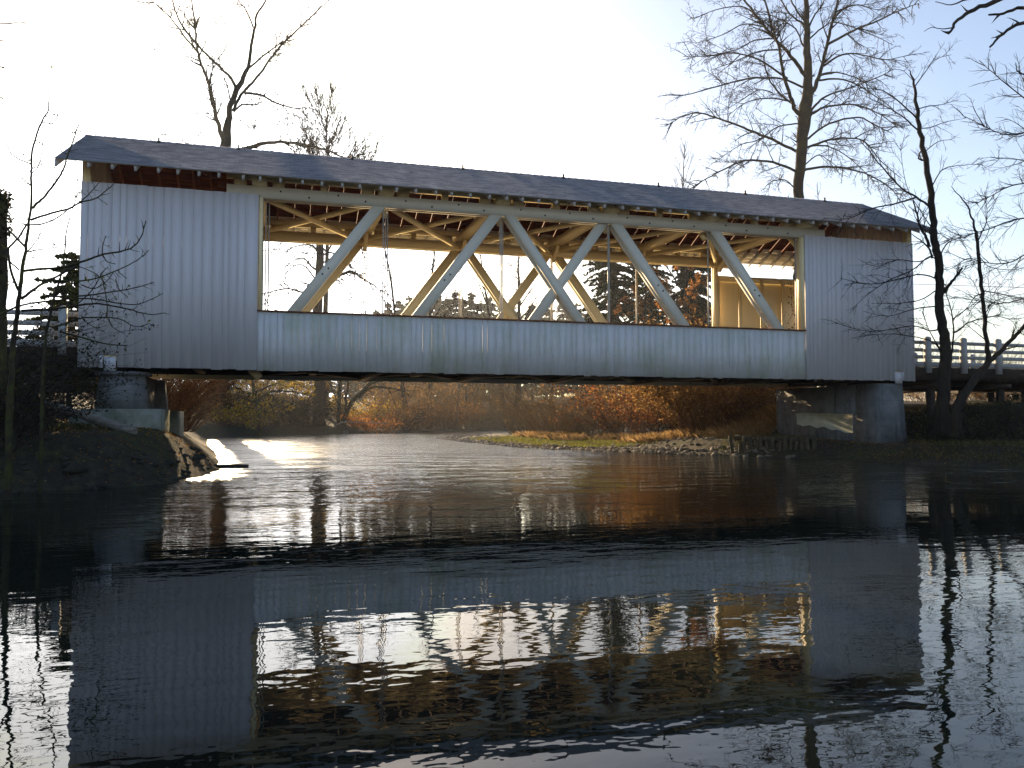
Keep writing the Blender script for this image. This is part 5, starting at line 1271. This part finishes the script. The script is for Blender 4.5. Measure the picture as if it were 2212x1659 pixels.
blades('moss_cover', M['sprout'], scatter(42000, 14, 28, 33, 64, 0.9, 8.5, 7, 2.3), 0.12, 0.035, 8, label='bright green moss and sprouts on the gravel bar', cat='moss')
ICO = None
def stone(m, c, s, rs, sub=1):
    th = np.linspace(0, 2*math.pi, 7, endpoint=False)
    V = [(0, 0, 1)] + [(math.cos(t_)*0.85, math.sin(t_)*0.85, 0.5) for t_ in th] + [(math.cos(t_+0.4), math.sin(t_+0.4), -0.15) for t_ in th] + [(0, 0, -0.7)]
    V = np.array(V) * (1 + rs.normal(size=(16, 1))*0.14) * (np.array([1, rs.uniform(0.6, 1), rs.uniform(0.45, 0.75)])*s)
    a = rs.rand()*6.283; ca, sa = math.cos(a), math.sin(a)
    V = np.stack([V[:, 0]*ca - V[:, 1]*sa, V[:, 0]*sa + V[:, 1]*ca, V[:, 2]], 1) + c
    F_ = [(0, 1+i, 1+(i+1) % 7) for i in range(7)] + [(1+i, 8+i, 1+(i+1) % 7) for i in range(7)] + [(1+(i+1) % 7, 8+i, 8+(i+1) % 7) for i in range(7)] + [(15, 8+(i+1) % 7, 8+i) for i in range(7)]
    m.addq(V, F_)
rs = np.random.RandomState(19); m = MB()
for p in scatter(110, -9, -1, 19, 31, -0.05, 1.0, 15): stone(m, p, rs.gamma(2.0, 0.03) + 0.03, rs)
tag(m.build('bank_stones', M['bedrock']), 'dark stones strewn on the left bank', 'stones', kind='stuff')
blades('leaf_litter', M['leaf_brown'], np.vstack([scatter(2600, -10, -1, 19, 33, 0.2, 6, 31), scatter(2600, 20, 33, 19, 33, 0.2, 7, 32)]), 0.05, 0.03, 33, label='fallen brown leaves littering the near banks', cat='leaves')
rs = np.random.RandomState(12); m = MB()
for p in np.vstack([scatter(2400, 13, 24, 31, 80, -0.1, 1.3, 13), scatter(900, 14, 26, 36, 66, 1.5, 6, 17), scatter(500, 13, 22, 60, 85, 0, 4, 14)]):
    stone(m, p + np.array([0, 0, 0.01]), rs.gamma(2.5, 0.022) + 0.025, rs)
tag(m.build('gravel', M['pebble']), 'river gravel and cobbles strewn along the waterlines', 'gravel', kind='stuff')

def boulder(label, u, v, size, seed, z=0.0, name='rock', sq=(1, 1, 0.6), mt='rock', bury=0.25):
    x, y = (on_z(u, v, z)[:2]); rs = np.random.RandomState(seed); m = MB()
    n1, n2 = 14, 22; V = []
    for i in range(n1+1):
        ph = math.pi*i/n1
        for j in range(n2):
            t_ = 2*math.pi*j/n2; d = np.array([math.sin(ph)*math.cos(t_), math.sin(ph)*math.sin(t_), math.cos(ph)])
            k = 1 + 0.16*math.sin(3*d[0]+seed) * math.cos(2.3*d[1]+seed*2) + 0.10*math.sin(6*d[2]+4*d[0]+seed) + 0.05*math.sin(11*d[1]+9*d[0]) + rs.normal()*0.012
            V.append(d*k*np.array(sq)*size)
    V = np.array(V) + np.array([x, y, z + size*sq[2]*(1-2*bury)*0.5])
    Q = [(i*n2+j, (i+1)*n2+j, (i+1)*n2+(j+1) % n2, i*n2+(j+1) % n2) for i in range(n1) for j in range(n2)]
    m.addq(V, Q); o = m.build(name, M[mt], origin=(x, y, z)); tag(o, label, 'rock')
    for f in o.data.polygons: f.use_smooth = True
    return o
boulder('small dark rock breaking the bright water glitter left of the river', 502, 1010, 0.30, 1, sq=(1.7, 0.7, 0.32), mt='bedrock')
boulder('lone dark rock standing in mid-river near the far bank', 746, 938, 0.42, 2, sq=(0.8, 0.6, 0.9))
boulder('flat grey slab at the water edge of the left bank', 95, 1048, 0.55, 4, sq=(1.5, 0.7, 0.28))
boulder('small pale stone at the waterline beside the flat slab', 180, 1050, 0.16, 5, sq=(1.2, 0.8, 0.6))
boulder('rounded rock in front of the left footing, under the log', 190, 985, 0.55, 6, z=0.55, sq=(1.1, 0.8, 0.7))
boulder('pale yellowish stone at the waterline of the right bank', 1715, 989, 0.26, 7, sq=(1.4, 0.8, 0.4), mt='pebble')
boulder('mossy stone at the toe of the right bank', 1862, 985, 0.42, 8, sq=(1.3, 0.8, 0.55))

# driftwood log on the left bank
r = random.Random(5)
lg = thing('driftwood_log', tuple(at(220, 945, 25.5)), 'grey driftwood log slanting down the left bank in front of the footing', 'log')
A_, B_ = at(95, 872, 27.6), at(287, 958, 24.6); B_[2] = max(B_[2], hz(B_[0], B_[1]) + 0.05)
m = MB(); pts = smooth_line(np.array([A_, A_*0.66+B_*0.34+np.array([0, 0, 0.03]), A_*0.33+B_*0.67, B_]), 5, r, 0.012); m.tube(pts, np.linspace(0.10, 0.15, len(pts)), 10); m.build('stem', M['drift'], lg, smooth=True)
m = MB(); m.tube(smooth_line(np.array([A_*0.15+B_*0.85, at(268, 962, 24.4), at(281, 972, 24.2)]), 4, r, 0.01), [0.08]*4 + [0.05]*5, 7); m.build('broken_branch', M['drift'], lg, smooth=True); m = MB(); m.tube(smooth_line(np.array([A_*0.5+B_*0.5, A_*0.45+B_*0.55 + np.array([0.05, -0.25, 0.30])]), 3), [0.035, 0.03, 0.025, 0.02], 6); m.build('broken_branch', M['drift'], lg, smooth=True)
# stranded branch on the far bank
r = random.Random(6)
m = MB(); m.tube(smooth_line(np.array([at(722, 920, 98), at(738, 913, 98), at(760, 912, 99), at(800, 914, 100), at(838, 914, 101)]), 4, r, 0.06), np.linspace(0.12, 0.04, 17), 6)
tag(m.build('driftwood_log', M['drift'], smooth=True), 'thin pale branch lying along the far bank below the mossy trees', 'log')

# rotten piling wall at the right waterline
pw = thing('piling_wall', (22.5, 30.6, 0.1), 'row of rotten timber pilings holding the bank at the waterline left of the abutment', 'retaining wall')
r = random.Random(8)
for k in range(15):
    u = 1583 + k*12.4 + r.uniform(-2.5, 2.5); p = on_z(u, 984 + k*0.35, 0.0)
    top = 0.76 + r.uniform(-0.16, 0.14)
    m = MB(); rr = r.uniform(0.085, 0.13)
    m.tube(smooth_line(np.array([(p[0], p[1], -0.6), (p[0] + r.gauss(0, 0.03), p[1] + r.gauss(0, 0.03), 0.1), (p[0] + r.gauss(0, 0.05), p[1] + r.gauss(0, 0.05), top)]), 3, r, 0.012), np.linspace(rr, rr*0.85, 7), 8)
    m.build('piling', M['pile'], pw, smooth=True)
m = MB(); a, b_ = on_z(1588, 984, 0), on_z(1762, 989, 0)
m.tube(smooth_line(np.array([(a[0]+0.15, a[1]+0.25, 0.80), ((a[0]+b_[0])/2+0.2, (a[1]+b_[1])/2+0.2, 0.74), (b_[0]+0.2, b_[1]+0.25, 0.80)]), 5, r, 0.03), 0.13, 8); m.build('capping_log', M['pile'], pw, smooth=True)

# utility line parallel to the road
ug = 'poles of the utility line'
poles = [(-46, 45), (74, 45)]
for i, (x, y) in enumerate(poles):
    pr0 = thing('utility_pole', (x, y, hz(x, y)), 'wooden utility pole of the line behind the bridge, %s' % ('beyond the left edge' if i == 0 else 'beyond the right edge'), 'pole')
    m = MB(); m.tube([(x, y, hz(x, y)-0.5), (x, y, 12.2)], [0.17, 0.12], 9); m.build('shaft', M['bark_grey'], pr0)
    m = MB(); m.box(x-0.06, x+0.06, y-1.1, y+1.1, 11.5, 11.64); m.build('crossarm', M['bark_grey'], pr0)
m = MB(); xs = np.linspace(-46, 74, 41); m.tube(np.stack([xs, np.full(41, 45.0), 11.66 - 1.25*(1-((xs-14)/60)**2)], 1), 0.016, 5)
tag(m.build('utility_wire', M['wire']), 'thin black utility wire crossing behind the bridge, visible through the window', 'wire')

# ------------------------------------------------------------------ morning mist in the valley
m = MB(); m.box(-158, 258, -13.5, 427, -2.3, 66)
hz_m = bpy.data.materials.new('valley_mist'); hz_m.use_nodes = True; t = hz_m.node_tree; t.nodes.clear()
pv = t.nodes.new('ShaderNodeVolumePrincipled'); oo = t.nodes.new('ShaderNodeOutputMaterial')
pv.inputs['Color'].default_value = (0.95, 0.97, 1.0, 1); pv.inputs['Density'].default_value = 0.00028; pv.inputs['Anisotropy'].default_value = 0.35
t.links.new(pv.outputs[0], oo.inputs['Volume'])
tag(m.build('haze', hz_m), kind='stuff')
